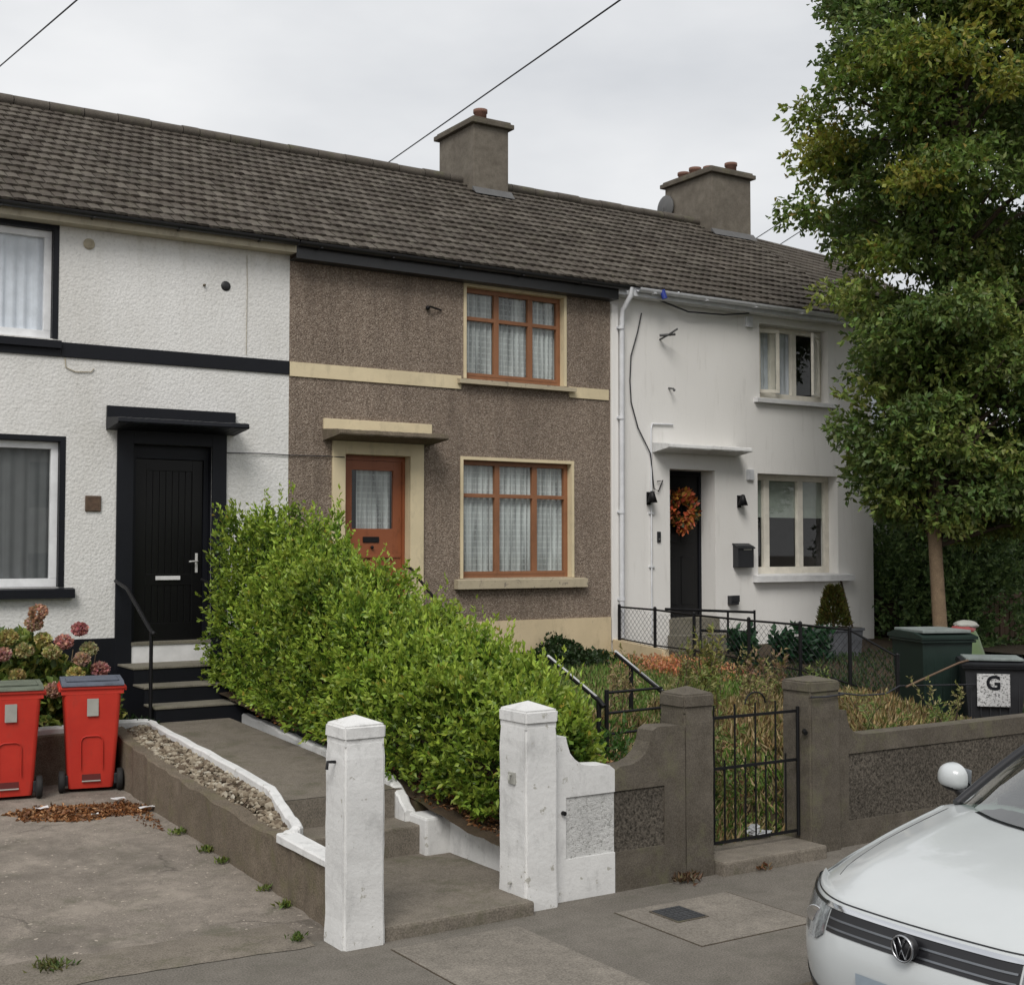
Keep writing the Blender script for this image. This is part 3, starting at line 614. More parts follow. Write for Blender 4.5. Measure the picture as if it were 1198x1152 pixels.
t = empty('house_number_plaque', (3.87,-.001,2.90)); tag(t, 'small square brown tile fixed on the white wall left of the black door', 'plaque')
mb = MB(); mb.cbox(-.085,.085,-.02,0,-.085,.085,.006); mb.build('tile', plain('brown_glazed_tile', (.09,.055,.035), .4, var=.4, scale=30), t)
mb = MB(); mb.box(-.07,.07,-.024,-.02,.066,.072); mb.box(-.07,.07,-.024,-.02,-.072,-.066); mb.box(-.072,-.066,-.024,-.02,-.066,.066); mb.box(.066,.072,-.024,-.02,-.066,.066); mb.build('border', plain('tile_border', (.13,.09,.06), .4), t)
# front steps of the black door
t = empty('door_steps', (4.7, -.7, .62)); tag(t, 'black painted concrete steps with worn pale treads up to the black door', 'steps'); off = (4.7,-.7,.62)
mb = MB(); tp = MB()
for i, (zt, yf) in enumerate(((1.135,-.60),(.965,-.98),(.795,-1.36))):
    mb.box(4.16-.0*i, 5.10, yf+.006, -.0 if i == 0 else (-.60,-.98)[i-1]+.006, .55, zt); tp.cbox(4.15, 5.11, yf-.006, 0-.001 if i == 0 else (-.60,-.98)[i-1]+.004, zt, zt+.022, .005)
mb.build('riser', M['black'], t, off); tp.build('tread', M['stepedge'], t, off)
def handrail(x, lab, rng_=(4.12,)):
    t = empty('handrail', (x,-1.3,.66)); tag(t, lab, 'handrail'); o_ = (x,-1.3,.66)
    mb = MB(); mb.tube([(x,-.03,2.06),(x,-.45,1.99),(x,-1.28,1.585),(x,-1.36,1.56)], .021, 10); mb.sphere((x,-1.37,1.56), .028); mb.build('rail', M['iron'], t, o_)
    mb = MB(); mb.tube([(x,-1.3,.6),(x,-1.3,1.57)], .019, 10); mb.build('post', M['iron'], t, o_)
handrail(4.12, 'black iron handrail on the left of the steps to the black door'); handrail(5.09, 'black iron handrail on the right of the black door steps, half hidden in the hedge')

# ---------------------------------------------------------- middle: brown pebbledash house
h = H2 = empty('terraced_house', (0,0,0)); tag(H2, 'brown pebbledashed terraced house with cream trim and orange-brown timber windows and door', 'house')
X0, X1 = 6.14, 10.90
w2u = (8.575, 10.12, 4.60, 5.80); w2l = (8.53, 10.24, 2.03, 3.56); d2 = (6.87, 7.76, 1.14, 3.56)
house_shell(h, X0, X1, [w2u, w2l, d2], .3, M['dash'], .16, 2)
for idx, (a,b,c,d_) in enumerate((w2u, w2l)):
    mb = MB(); s_ = .035; mb.box(a-s_, a+.006, -.014, .12, c, d_+s_); mb.box(b-.006, b+s_, -.0142, .12, c, d_+s_); mb.box(a+.006, b-.006, -.0141, .12, d_-.006, d_+s_-.001)
    mb.build('window_surround', M['cream'], h)
    q = (d_-c); tz = d_-.335*q if idx == 0 else d_-.30*q
    m1, m2 = a+.355*(b-a), a+.70*(b-a)
    wd = framed_window(h, a+.007, b-.007, c+.005, d_-.007, .085, M['oak'], [m1-.03, m2-.03], [(a+.05, b-.05, tz)], .06, .055, bar=.05)
    mb = MB(); mb.box(a+.06,b-.06,.08,.086,c+.052,c+.09); mb.build('weather_bar', M['oak'], wd)
    curtain(wd, a, b, c, d_, .165, M['net'], .085, .02, 'net_curtain', 5+idx); room(wd, a, b, c, d_, .162)
sill('sill', 8.44, 10.26, 4.60, M['creamstone'], h, .075, .10); sill('sill', 8.41, 10.44, 2.03, M['creamstone'], h, .13, .10)
mb = MB(); mb.box(X0+.003, 8.50, -.018, 0, 4.455, 4.625); mb.build('string_course', M['cream'], h); mb = MB(); mb.box(10.20, X1-.04, -.018, 0, 4.455, 4.60); mb.build('string_course', M['cream'], h)
mb = MB(); mb.box(X0+.004, 6.70, -.03, 0, .3, 1.48); mb.box(7.95, X1-.02, -.03, 0, .3, 1.48); mb.build('plinth', M['creamplinth'], h)
surround(h, 6.70, 7.95, 1.1, 3.73, 6.87, 7.76, 3.56, M['cream'], .035, .13)
canopy(h, 6.58, 8.06, .46, M['oldconc'], M['cream'])
mb = MB(); dx0, dx1, dz0, dz1, y = 6.93, 7.72, 1.32, 3.50, .125
mb.box(6.875,6.93,y-.02,y+.06,dz0,3.555); mb.box(7.72,7.755,y-.02,y+.06,dz0,3.555); mb.box(6.93,7.72,y-.02,y+.06,3.50,3.555); mb.build('door_frame', M['doorwood'], h)
mb = MB(); gx0, gx1, gz0, gz1 = 7.03, 7.60, 2.66, 3.38
for q in ((dx0,gx0,dz0,dz1),(gx1,dx1,dz0,dz1),(gx0,gx1,gz1,dz1),(gx0,gx1,2.30,gz0),(gx0,gx1,dz0,1.55)): mb.cbox(q[0],q[1],y,y+.045,q[2],q[3],.003)
mb.cbox(7.28,7.35,y+.002,y+.043,1.55,2.30,.003); mb.box(gx0,7.28,y+.02,y+.03,1.55,2.30); mb.box(7.35,gx1,y+.02,y+.03,1.55,2.30)
mb.cbox(dx0+.02,dx1-.02,y-.012,y,2.30,2.335,.004)
dr = mb.build('door', M['doorwood'], h)
mb = MB(); mb.add([(gx0,y+.02,gz0),(gx1,y+.02,gz0),(gx1,y+.02,gz1),(gx0,y+.02,gz1)], [(0,1,2,3)]); mb.build('glass_panel', M['glass'], dr)
curtain(dr, gx0+.1, gx1, gz0-.05, gz1+.05, y+.08, M['net'], .07, .012, 'net_curtain', 9)
mb = MB(); mb.cbox(7.18,7.40,y-.014,y,2.49,2.56,.004); mb.sphere((7.30,y-.02,2.43), .022); mb.build('letterbox', M['iron'], dr)
room(h, 6.87, 7.76, 1.4, 3.5, .18, 1.0)
gutter(h, X0+.01, X1+.12, M['gutter']); soffit(h, X0, X1, M['gutter'], M['gutter'])
mb = MB(); mb.tube([(8.2,-.02,5.44),(8.0,-.08,5.46)], .012, 6); mb.sphere((8.0,-.03,5.45), .03); mb.build('cable_bracket', M['iron'], h)
mb = MB(); mb.tube([(8.98,-.02,5.8),(8.99,-.02,4.62)], .001, 4); 
def ceramic_chimney(house, x0, x1, y0, y1, ztop, npot, potx, roof_parent=None):
    mb = MB(); mb.cbox(x0, x1, y0, y1, 7.2, ztop, .015); c = mb.build('chimney', M['chimney'], house)
    mb = MB(); mb.cbox(x0-.07, x1+.07, y0-.07, y1+.07, ztop-.005, ztop+.07, .012); mb.cbox(x0-.03, x1+.03, y0-.03, y1+.03, ztop+.07, ztop+.11, .01); mb.build('cap', M['greyconc'], c)
    for i in range(npot):
        mb = MB(); py = lerp(y0+.2, y1-.2, i/max(npot-1,1)); hh = (.20,.17,.21,.19)[i%4]
        mb.lathe([(.09,0),(.10,.0),(.10,hh*.7),(.115,hh*.75),(.115,hh),(.085,hh),(.085,.0)], (potx[i%len(potx)], py, ztop+.10), 16); mb.build('chimney_pot', M['terracotta'], c)
    mb = MB(); zf = EZ+SL*(y0-EY)
    mb.prism([(y0-.12, zf-.12*SL+.045), (y0-.003, zf+.05), (y0-.003, zf+.10), (y0-.012, zf+.10)], 'x', x0-.03, x1+.05); mb.build('flashing', M['leadgrey'], c)
    return c
ceramic_chimney(H2, 10.42, 11.06, 2.86, 3.95, 9.05, 2, (10.66,10.84))

# ---------------------------------------------------------- right: smooth white house
h = H3 = empty('terraced_house', (0,0,0)); tag(H3, 'smooth white rendered end house with an autumn wreath on its black door', 'house')
X0, X1 = 10.90, 16.12
w3u = (13.70, 15.15, 4.68, 5.80); w3l = (13.64, 15.33, 2.03, 3.54); d3 = (11.95, 12.80, 1.14, 3.55)
house_shell(h, X0, X1, [w3u, w3l, d3], .3, M['render'], .36, 3, right=True)
sill('sill', 13.58, 15.36, 4.68, M['white'], h, .08, .08); sill('sill', 13.53, 15.57, 2.03, M['white'], h, .11, .12)
a,b,c,d_ = w3l
wd = framed_window(h, a+.004, b-.004, c+.004, d_-.004, .19, M['creampvc'], [a+.36, b-.62], [], .085, .07, bar=.085)
mb = MB(); mb.box(a+.02,b-.02,.262,.268,c+.86,d_-.01); mb.build('roller_blind', M['blind'], wd); room(wd, a, b, c, d_, .362)
a,b,c,d_ = w3u
wd = framed_window(h, a+.004, b-.004, c+.004, d_-.004, .15, M['creampvc'], [a+.42, a+.86], [], .075, .07, bar=.07)
curtain(wd, a, a+1.0, c, d_, .24, M['curtain'], .11, .012, 'curtain', 15); room(wd, a, b, c, d_, .362)
def sash(hx, zz0, zz1, wid, ang, hinge):
    s = empty('opening_sash', (hx,.15,0), ang, wd); mb = MB(); sg = 1 if hinge == 'l' else -1; x_0, x_1 = sorted((0, sg*wid)); f_ = .05
    mb.cbox(x_0, x_1, -.04, 0, zz1-f_, zz1, .004); mb.cbox(x_0, x_1, -.04, 0, zz0, zz0+f_, .004); mb.cbox(x_0, x_0+f_, -.04, 0, zz0+f_, zz1-f_, .004); mb.cbox(x_1-f_, x_1, -.04, 0, zz0+f_, zz1-f_, .004)
    m2 = MB(); m2.add([(x_0+.02,-.02,zz0+.02),(x_1-.02,-.02,zz0+.02),(x_1-.02,-.02,zz1-.02),(x_0+.02,-.02,zz1-.02)], [(0,1,2,3)], 1)
    mb.add(m2.v, m2.f, 1); o = mb.build('sash', [M['creampvc'], M['glass']], wd); o.location = s.location; o.rotation_euler = s.rotation_euler; bpy.data.objects.remove(s)
sash(a+.08, c+.09, d_-.07, .37, R(-16), 'l'); sash(b-.07, c+.09, d_-.07, .42, R(30), 'r')
canopy(h, 11.64, 13.22, .34, M['whitepaint'], M['white'], 3.86, False)
mb = MB(); y = .30; mb.box(11.955,12.0,y,y+.06,1.42,3.545); mb.box(12.75,12.795,y,y+.06,1.42,3.545); mb.box(12.0,12.75,y,y+.06,3.48,3.545); mb.build('door_frame', M['black'], h)
mb = MB(); mb.cbox(12.0,12.75,y+.02,y+.06,1.42,3.48,.003)
for q in ((12.1,12.34,2.5,3.3),(12.42,12.66,2.5,3.3),(12.1,12.34,1.6,2.3),(12.42,12.66,1.6,2.3)): mb.cbox(*q[:2], y+.012, y+.02, q[2], q[3], .006)
dr = mb.build('door', M['black_gloss'], h); mb = MB(); mb.tube([(12.07,y,2.35),(12.07,y-.04,2.35),(12.07,y-.04,2.6),(12.07,y,2.6)], .009, 8); mb.build('handle', M['brass'], dr)
mb = MB(); mb.box(11.93,12.82,-.06,.36,1.05,1.42); mb.box(11.85,12.9,-.36,-.06,.9,1.20); mb.build('door_step', M['stepedge'], h)
gutter(h, X0+.30, X1+.2, M['pvc']); soffit(h, X0, X1, M['pvc'], M['whitepaint'], 5.91)
mb = MB(); mb.tube([(11.06,-.27,6.0),(11.06,-.27,5.9),(11.05,-.10,5.72),(11.05,-.075,5.6),(11.03,-.075,1.2)], .036, 12)
for z in (5.45,4.2,2.9,1.7): mb.lathe([(.045,0),(.045,.05)], (11.035,-.075,z), 12); mb.box(10.98,11.09,-.06,0,z+.01,z+.04)
mb.build('downpipe', M['pvc'], h)
mb = MB(); mb.cbox(10.90,11.02,-.035,-.001,1.15,5.8,.01); mb.build('party_pilaster', M['render'], h)
for (x,z,lab) in ((13.47,5.80,'upper'),(13.47,3.52,'lower')):
    mb = MB(); mb.cbox(x-.06,x+.06,-.05,0,z-.09,z+.07,.01); mb.box(x-.03,x+.03,-.054,-.05,z-.05,z+.02); mb.build('junction_box', M['pvc'], h)
mb = MB(); mb.tube([(11.43,-.03,5.72),(11.36,-.03,5.45),(11.24,-.03,5.1),(11.22,-.03,4.75),(11.24,-.03,4.45),(11.36,-.03,4.1),(11.58,-.03,3.75),(11.62,-.03,3.4),(11.64,-.03,3.26),(11.72,-.03,3.22),(11.80,-.03,3.38),(11.70,-.03,3.36)], .009, 6)
mb.tube([(11.7,-.1,5.92),(12.2,-.13,5.80),(12.9,-.1,5.83),(13.4,-.1,5.90)], .012, 6); mb.build('hanging_cable', M['wire'], h)
mb = MB(); mb.tube([(12.0,-.02,4.18),(11.62,-.02,4.17),(11.60,-.02,4.1),(11.60,-.02,1.2)], .012, 8)
for z in (2.9,2.15): mb.box(11.56,11.65,-.03,0,z,z+.02)
mb.build('white_conduit', M['pvc'], h)
mb = MB(); mb.tube([(11.78,0,5.38),(11.8,-.18,5.43),(11.86,-.30,5.5)], .014, 6); mb.tube([(11.70,-.1,5.42),(11.9,-.2,5.44)], .02, 6); mb.build('cable_bracket', M['leadgrey'], h)
mb = MB(); mb.tube([(11.94,0,4.70),(11.95,-.1,4.68)], .014, 6); mb.sphere((11.95,-.11,4.66), .02); mb.build('wall_hook', M['leadgrey'], h)
mb = MB(); mb.tube([(11.60,-.28,6.02),(11.63,-.3,5.9)], .04, 8); mb.build('blue_clip', plain('blue_cable_clip', (.02,.04,.25), .5), h)
ceramic_chimney(H3, 15.32, 16.24, 2.86, 4.15, 9.05, 4, (15.95,15.7,15.62,15.6))
t = empty('satellite_dish', (15.22,4.1,8.55)); tag(t, 'small grey satellite dish behind the roof beside the right-hand chimney', 'satellite dish')
mb = MB(); mb.lathe([(0,0),(.12,.015),(.22,.05),(.24,.065),(.22,.06),(.12,.025),(0,.01)], (0,0,.12), 20, axis='x', smooth=True); mb.build('dish', M['leadgrey'], t)
mb = MB(); mb.tube([(0,0,-.3),(0,0,.12)], .02, 8); mb.tube([(0,0,.0),(.3,0,.1)], .01, 6); mb.build('arm', M['leadgrey'], t)
# wall fixtures of the right-hand house
def wall_lamp(x, z, lab):
    t = empty('wall_lamp', (x,0,z)); tag(t, lab, 'wall lamp', 'black wall lamps beside the wreath door')
    mb = MB(); mb.cbox(-.035,.035,-.02,0,-.09,.09,.004); mb.build('backplate', M['iron'], t)
    mb = MB(); mb.lathe([(.012,.10),(.03,.09),(.075,-.06),(.07,-.06),(.025,.08)], (0,-.09,0), 14); mb.tube([(0,-.01,.06),(0,-.09,.09)], .012, 8); mb.build('shade', M['iron'], t)
wall_lamp(11.56, 3.12, 'black wall lamp left of the door with the wreath'); wall_lamp(13.26, 3.11, 'black wall lamp between the wreath door and the window')
t = empty('letterbox', (13.29,0,2.31)); tag(t, 'black wall mounted post box right of the wreath door', 'letterbox')
mb = MB(); mb.cbox(-.155,.155,-.12,0,-.17,.15,.01); mb.build('box', M['darkbin'], t); mb = MB(); mb.prism([(-.14,.125),(0,.185),(0,.165),(-.14,.105)], 'x', -.165,.165); mb.box(-.06,.12,-.123,-.12,.08,.11); mb.build('lid', M['darkbin'], t)
mb = MB(); mb.box(-.05,.11,-.126,-.122,.085,.105); mb.build('slot_label', M['sticker'], t)
t = empty('doorbell', (11.74,0,2.58)); tag(t, 'slim black doorbell on the white wall left of the wreath door', 'doorbell')
mb = MB(); mb.cbox(-.03,.03,-.025,0,-.075,.075,.01); mb.build('housing', M['darkbin'], t); mb = MB(); mb.lathe([(0,-.03),(.014,-.03),(.016,-.02)], (0,0,-.035), 12, axis='y'); mb.build('button', M['leadgrey'], t)
t = empty('outdoor_socket', (13.1,0,1.66)); tag(t, 'small black weatherproof socket box low on the white wall under the post box', 'socket')
mb = MB(); mb.cbox(-.075,.075,-.09,0,-.06,.07,.01); mb.build('box', M['darkbin'], t); mb = MB(); mb.cbox(-.08,.08,-.1,-.088,-.02,.075,.006); mb.build('flap', M['darkbin'], t)
# wreath
t = empty('door_wreath', (12.37,.27,2.99)); tag(t, 'wreath of orange autumn leaves hanging on the black front door', 'wreath')
mb = MB(); mb.tube([(.16*math.cos(a/16*2*math.pi),0,.17*math.sin(a/16*2*math.pi)) for a in range(17)], .018, 6); mb.build('ring', M['bark2'], t)
NW = 430; a = rng.uniform(0,2*math.pi,NW); P = np.stack([.165*np.cos(a)+rng.normal(size=NW)*.04, rng.uniform(-.09,-.0,NW), .18*np.sin(a)+rng.normal(size=NW)*.045], 1)
D = unit(np.stack([np.cos(a+rng.normal(size=NW)*.9), -rng.uniform(.2,1,NW), np.sin(a+rng.normal(size=NW)*.9)], 1))
cc = jitter_col((.50,.13,.055), NW, .35, .25); cc[:120] = jitter_col((.40,.20,.04), 120, .3); cc[120:190] = jitter_col((.05,.07,.02), 70, .3)
leaf_mesh('leaves', [leaf_arrays(P, D, rng.uniform(.07,.13,NW), rng.uniform(.05,.085,NW), cc, .15), leaf_arrays(np.array([[0,-.05,-.25]]*60)+rng.normal(size=(60,3))*.03, unit(np.array([[0,-.3,-1]]*60)+rng.normal(size=(60,3))*.3), .1, .05, jitter_col((.40,.10,.03),60,.3))], M['leaf'], t)

# ---------------------------------------------------------- set-back neighbour beyond (mostly behind the tree)
h = H4 = empty('house', (0,0,0)); tag(H4, 'set back white house whose tiled roof shows beyond the right-hand chimney behind the tree', 'house')
mb = MB(); wall_mesh(mb, 16.125, 18.9, .3, 5.7, 1.2, [(16.9,18.0,4.5,5.4)], .15); D = 5.4
mb.add([(18.9,1.2,.3),(18.9,5.4,.3),(18.9,5.4,5.7),(18.9,3.3,8.0),(18.9,1.2,6.6)], [(0,1,2,3,4)]); mb.add([(16.125,5.4,.3),(18.9,5.4,.3),(18.9,5.4,5.7),(16.125,5.4,5.7)], [(3,2,1,0)]); mb.build('wall', M['render'], h)
mb = MB(); rs = random.Random(4)
for r_ in range(11):
    y0 = 1.0+r_*.21; x = 16.13-(r_%2)*.075
    while x < 19.0:
        xa, xb = max(x,16.13), min(x+.142, 19.0); x += .15
        if xb-xa < .02: continue
        zf = lambda yy, xx: 6.80+(yy-1.0)*.60-(xx-16.13)*.055
        mb.add([(xa,y0,zf(y0,xa)+.03),(xb,y0,zf(y0,xb)+.03),(xb,y0+.23,zf(y0+.23,xb)),(xa,y0+.23,zf(y0+.23,xa)),(xa,y0,zf(y0,xa)-.01),(xb,y0,zf(y0,xb)-.01)], [(0,1,2,3),(4,5,1,0)])
mb.add([(16.13,3.31,8.18),(19.0,3.31,8.02),(19.0,5.6,6.6),(16.13,5.6,6.76)], [(0,1,2,3)]); mb.box(16.13,19.0,1.0,1.2,6.4,6.8)
rf = mb.build('roof', M['roof'], h)
wd = framed_window(h, 16.905, 17.995, 4.505, 5.395, 1.3, M['whitewood'], [17.45], [], .06, .06); mb = MB(); mb.box(16.9,18.0,1.36,1.5,4.5,5.4); mb.build('curtain', M['curtain'], wd)

# ---------------------------------------------------------- terrace across the street (its reflection shows in the windows)
h = empty('terraced_house', (0,0,0)); tag(h, 'grey terrace across the street, seen reflected in the ground floor window of the left house', 'house')
mb = MB(); holes = []; 
for i in range(5):
    x = -12+i*6; holes += [(x+.5,x+1.4,.2,2.2),(x+2.6,x+4.4,.9,2.3),(x+2.6,x+4.4,3.6,4.9)]
bm_ = MB(); wall_mesh(bm_, -12, 18, -.1, 5.6, 0, [(a,b,c,d_) for a,b,c,d_ in holes], .15)
v = [(x, -24-yy, z) for x, yy, z in bm_.v]; mb.add(v, [f[::-1] for f in bm_.f]); mb.build('wall', M['render'], h)
mb = MB(); mb.prism([(-23.8,5.6),(-27.5,8.0),(-31.2,5.6)], 'x', -12.2, 18.2); mb.build('roof', M['chimney'], h)
for a,b,c,d_ in holes:
    mb = MB(); mb.box(a,b,-24.2,-24.13,c,d_); mb.box((a+b)/2-.04,(a+b)/2+.04,-24.13,-24.1,c,d_,1); mb.build('window', [M['greenbin'], M['whitewood']], h)

# ================================================================== FRONT BOUNDARY
def pillar(x0, x1, y0, y1, lab, mat, zc=1.24, grp=None, hook=None, zt=1.335, apex=1.385):
    cx, cy = (x0+x1)/2, (y0+y1)/2; t = empty('gate_pillar', (cx,cy,0)); tag(t, lab, 'gate pillar', grp); a, b = (x1-x0)/2, (y1-y0)/2
    bm = bmesh.new(); bmesh.ops.create_cube(bm, size=1)
    bmesh.ops.subdivide_edges(bm, edges=[e for e in bm.edges if abs(e.verts[0].co.z-e.verts[1].co.z) > .5], cuts=14, use_grid_fill=True)
    for v in bm.verts: v.co = Vector((v.co.x*2*a, v.co.y*2*b, -.1+(v.co.z+.5)*(zc+.1-.018)))
    bmesh.ops.bevel(bm, geom=[e for e in bm.edges if abs(e.verts[0].co.z-e.verts[1].co.z) > .01], offset=.018, segments=3, affect='EDGES')
    for v in bm.verts: 
        if v.co.z < .12: v.co.x *= 1.03; v.co.y *= 1.03
        v.co.x += random.uniform(-.0022,.0022); v.co.y += random.uniform(-.0022,.0022)
        if v.co.z > zc-.03: v.co.x *= .955; v.co.y *= .955
    mb = MB(); mb.bm(bm); mb.box(-a*.93, a*.93, -b*.93, b*.93, zc-.03, zc+.01); mb.build('shaft', mat, t)
    bm = bmesh.new(); bmesh.ops.create_cube(bm, size=1)
    for v in bm.verts: v.co = Vector((v.co.x*2*a*1.01, v.co.y*2*b*1.01, zc+.002 if v.co.z < 0 else zt))
    top = [f for f in bm.faces if f.normal.z > .9][0]; r_ = bmesh.ops.poke(bm, faces=[top]); r_['verts'][0].co.z = apex
    bmesh.ops.bevel(bm, geom=[e for e in bm.edges if max(v.co.z for v in e.verts) < apex-.001], offset=.014, segments=3, affect='EDGES')
    for v in bm.verts: v.co += Vector([random.uniform(-.002,.002) for _ in range(3)])
    MB().bm(bm).build('cap', mat, t)
    return t
p1 = pillar(3.455, 3.735, -7.18, -6.90, 'leftmost white painted gate pillar, standing alone with a rusty hinge pin', M['whitepaint'])
p2 = pillar(4.84, 5.105, -7.06, -6.72, 'second white painted gate pillar, joined to the curved white garden wall', M['whitepaint'], 1.225, zt=1.32, apex=1.37)
p3 = pillar(6.29, 6.585, -6.97, -6.68, 'bare grey concrete gate pillar left of the small iron gate', M['greyconc'], 1.23, zt=1.335, apex=1.385)
p4 = pillar(7.65, 7.99, -6.90, -6.58, 'bare grey concrete gate pillar right of the small iron gate', M['greyconc'], 1.255, zt=1.35, apex=1.385)
mb = MB(); mb.tube([(-.145,-.02,1.11),(-.20,-.03,1.115),(-.205,-.03,1.07)], .010, 8); mb.build('hinge_pin', M['iron'], p1)
mb = MB(); mb.cbox(-.146,-.130,-.05,.03,.82,.90,.004); mb.tube([(-.14,-.01,.88),(-.17,-.02,.885),(-.17,-.02,.85)], .008, 6); mb.tube([(-.14,.0,.16),(-.165,-.01,.16)], .01, 6); mb.build('latch_plate', M['sticker'], p2)
mb = MB(); mb.tube([(-.17,-.1,.96),(-.20,-.12,.96),(-.21,-.15,.95)], .018, 8); mb.build('gate_latch', M['iron'], p4)
def panel_wall(name_l, lab, x0, x1, yf, prof, mats, panel=None, zs=(.28,.70), th=.17, grp=None):
    """prof: top profile (x,z) left to right"""
    t = empty('garden_wall', ((x0+x1)/2, yf, 0)); tag(t, lab, 'wall', grp); off = ((x0+x1)/2, yf, 0)
    mb = MB(); pts = [(x0,-.1)]+[(x1,-.1)]+prof[::-1]; mb.prism(pts, 'y', yf+.03, yf+th)            # core
    zl, zh = zs; px0, px1 = panel
    def strip(poly): mb.prism(poly, 'y', yf, yf+.031)
    strip([(x0,-.1),(x1,-.1),(x1,zl),(x0,zl)])
    if px0 > x0+.01: strip([(x0,zl),(px0,zl),(px0,zh),(x0,zh)])
    if px1 < x1-.01: strip([(px1,zl),(x1,zl),(x1,zh),(px1,zh)])
    strip([(x0,zh),(x1,zh)]+prof[::-1])
    mb.build('wall', mats[0], t, off)
    m2 = MB(); n = max(4, int((px1-px0)/.03)); k = 14
    P = [[(lerp(px0,px1,i/n), yf+.012+random.uniform(-.0012,.0012), lerp(zl,zh,j/k)) for j in range(k+1)] for i in range(n+1)]
    m2.grid(P, 0, True); m2.build('roughcast_panel', mats[1], t, off)
    return t
cv = [(5.105,1.12),(5.225,1.115),(5.235,1.07),(5.26,1.0),(5.30,.955),(5.36,.915),(5.43,.90),(5.52,.895),(5.60,.89),(5.645,.855)]
tw = panel_wall('w', 'short white painted garden wall sweeping down in a curve from the second white pillar', 5.105, 5.645, -6.98, cv, (M['whitepaint'], M['whitedash']), (5.225,5.645))
mb = MB(); mb.tube([(-.18,-.004,.60),(-.18,-.03,.60)], .016, 8); mb.build('old_pipe_stub', M['iron'], tw)
cv = [(5.648,.84),(5.70,.87),(5.80,.875),(5.87,.90),(5.93,.95),(5.97,1.02),(5.99,1.10),(6.04,1.125),(6.22,1.12),(6.29,1.11)]
panel_wall('w', 'short grey concrete garden wall curving up to the grey gate pillar', 5.648, 6.295, -6.975, cv, (M['greyconc'], M['greydash']), (5.648,6.10), zs=(.275,.70))
cv = [(7.99,1.10),(8.10,1.095),(8.115,1.02),(8.14,.95),(8.20,.905),(8.30,.885),(12,.885),(16,.885)]
panel_wall('w', 'long low grey concrete garden wall with coping, running behind the white car', 7.995, 16.0, -6.86, cv, (M['greyconc'], M['greydash']), (8.12,15.8), zs=(.20,.74))
# dry weeds at the pillar foot and small weeds along the drive
def weed(loc, n, L, col, lab, name='weed', cat='weed', spread=.07, up=.8, group=None, W=.3):
    a = rng.uniform(0,2*math.pi,n); P = np.stack([np.array(loc)[0]+rng.normal(size=n)*spread, loc[1]+rng.normal(size=n)*spread, np.full(n,loc[2])+rng.uniform(0,.02,n)], 1)
    D = unit(np.stack([rng.normal(size=n)*.6, rng.normal(size=n)*.6, np.full(n, up)], 1))
    o = leaf_mesh(name, [leaf_arrays(P, D, rng.uniform(.5,1.1,n)*L, rng.uniform(.5,1,n)*L*W, jitter_col(col, n, .3, .2), .2)], M['leaf']); tag(o, lab, cat, group); return o
weed((6.27,-7.01,0), 80, .075, (.13,.085,.045), 'dry brown weeds at the foot of the grey pillar beside the iron gate', spread=.05)
weed((6.95,-7.08,0), 26, .07, (.17,.09,.04), 'small dry tuft at the edge of the iron gate step', spread=.03)
for k, (y, s_, n) in enumerate(((-4.05,.05,60),(-4.65,.055,80),(-5.0,.03,40),(-5.8,.03,40),(-6.2,.04,60))):
    weed((3.50+.02*k%.04, y, drive_z(y)), n, .055, (.16,.21,.05), ('weed tuft nearest the leaf litter at the foot of the retaining wall','bright weed tuft, second from the leaf litter, at the foot of the retaining wall','tiny weed halfway along the foot of the retaining wall','low weed near the street end of the retaining wall','weed tuft beside the white pillar at the foot of the retaining wall')[k], spread=s_*.6)
weed((1.9,-6.6,.01), 90, .06, (.13,.15,.05), 'small grass tuft growing in the crack across the front of the drive', spread=.05); weed((1.15,-6.75,.01), 70, .05, (.13,.15,.05), 'grass tuft in the drive crack at the bottom left corner', spread=.06); weed((3.3,-6.85,.01), 60, .045, (.09,.14,.03), 'small weed in the drive crack near the lone white pillar', spread=.03)

# small iron gate
t = empty('garden_gate', (7.15,-6.78,.13)); tag(t, 'small black wrought iron gate with upright bars between the two grey pillars', 'gate')
Y_ = 0; fr = MB(); a, b = -.50, .48
fr.tube([(a,0,0),(a,0,1.02)], .014, 8); fr.tube([(b,0,0),(b,0,1.02)], .014, 8)
for z in (.04, .60, .985): fr.box(a, b, -.006, .006, z-.011, z+.011)
fr.build('frame', M['iron'], t)
for i in range(8):
    x = a+.095+i*.107; 
    mb = MB(); tall = i % 2 == 0
    mb.tube([(x,0,.04),(x,0,1.08 if tall else .66)], .0075, 6); mb.build('bar', M['iron'], t)
for k in (1,):
    x = a+.31+k*.214; mb = MB(); mb.tube([(x+.107*math.cos(q), 0, 1.07+.09*math.sin(q)) for q in np.linspace(0,math.pi,9)], .007, 6); mb.build('hoop', M['iron'], t)
# litter behind the gate
t = empty('plastic_bag', (7.30,-6.62,.16)); tag(t, 'crumpled white plastic bag caught behind the foot of the iron gate', 'plastic bag')
mb = MB(); mb.sphere((0,0,.02), .05, sub=3, sc=(1.2,.7,.9), noise=.3); mb.sphere((.06,0,-.01), .045, sub=3, sc=(2.4,.7,.4), noise=.3); mb.sm = [False]*len(mb.sm); mb.build('bag', plain('dirty_white_plastic', (.38,.39,.40), .45), t)
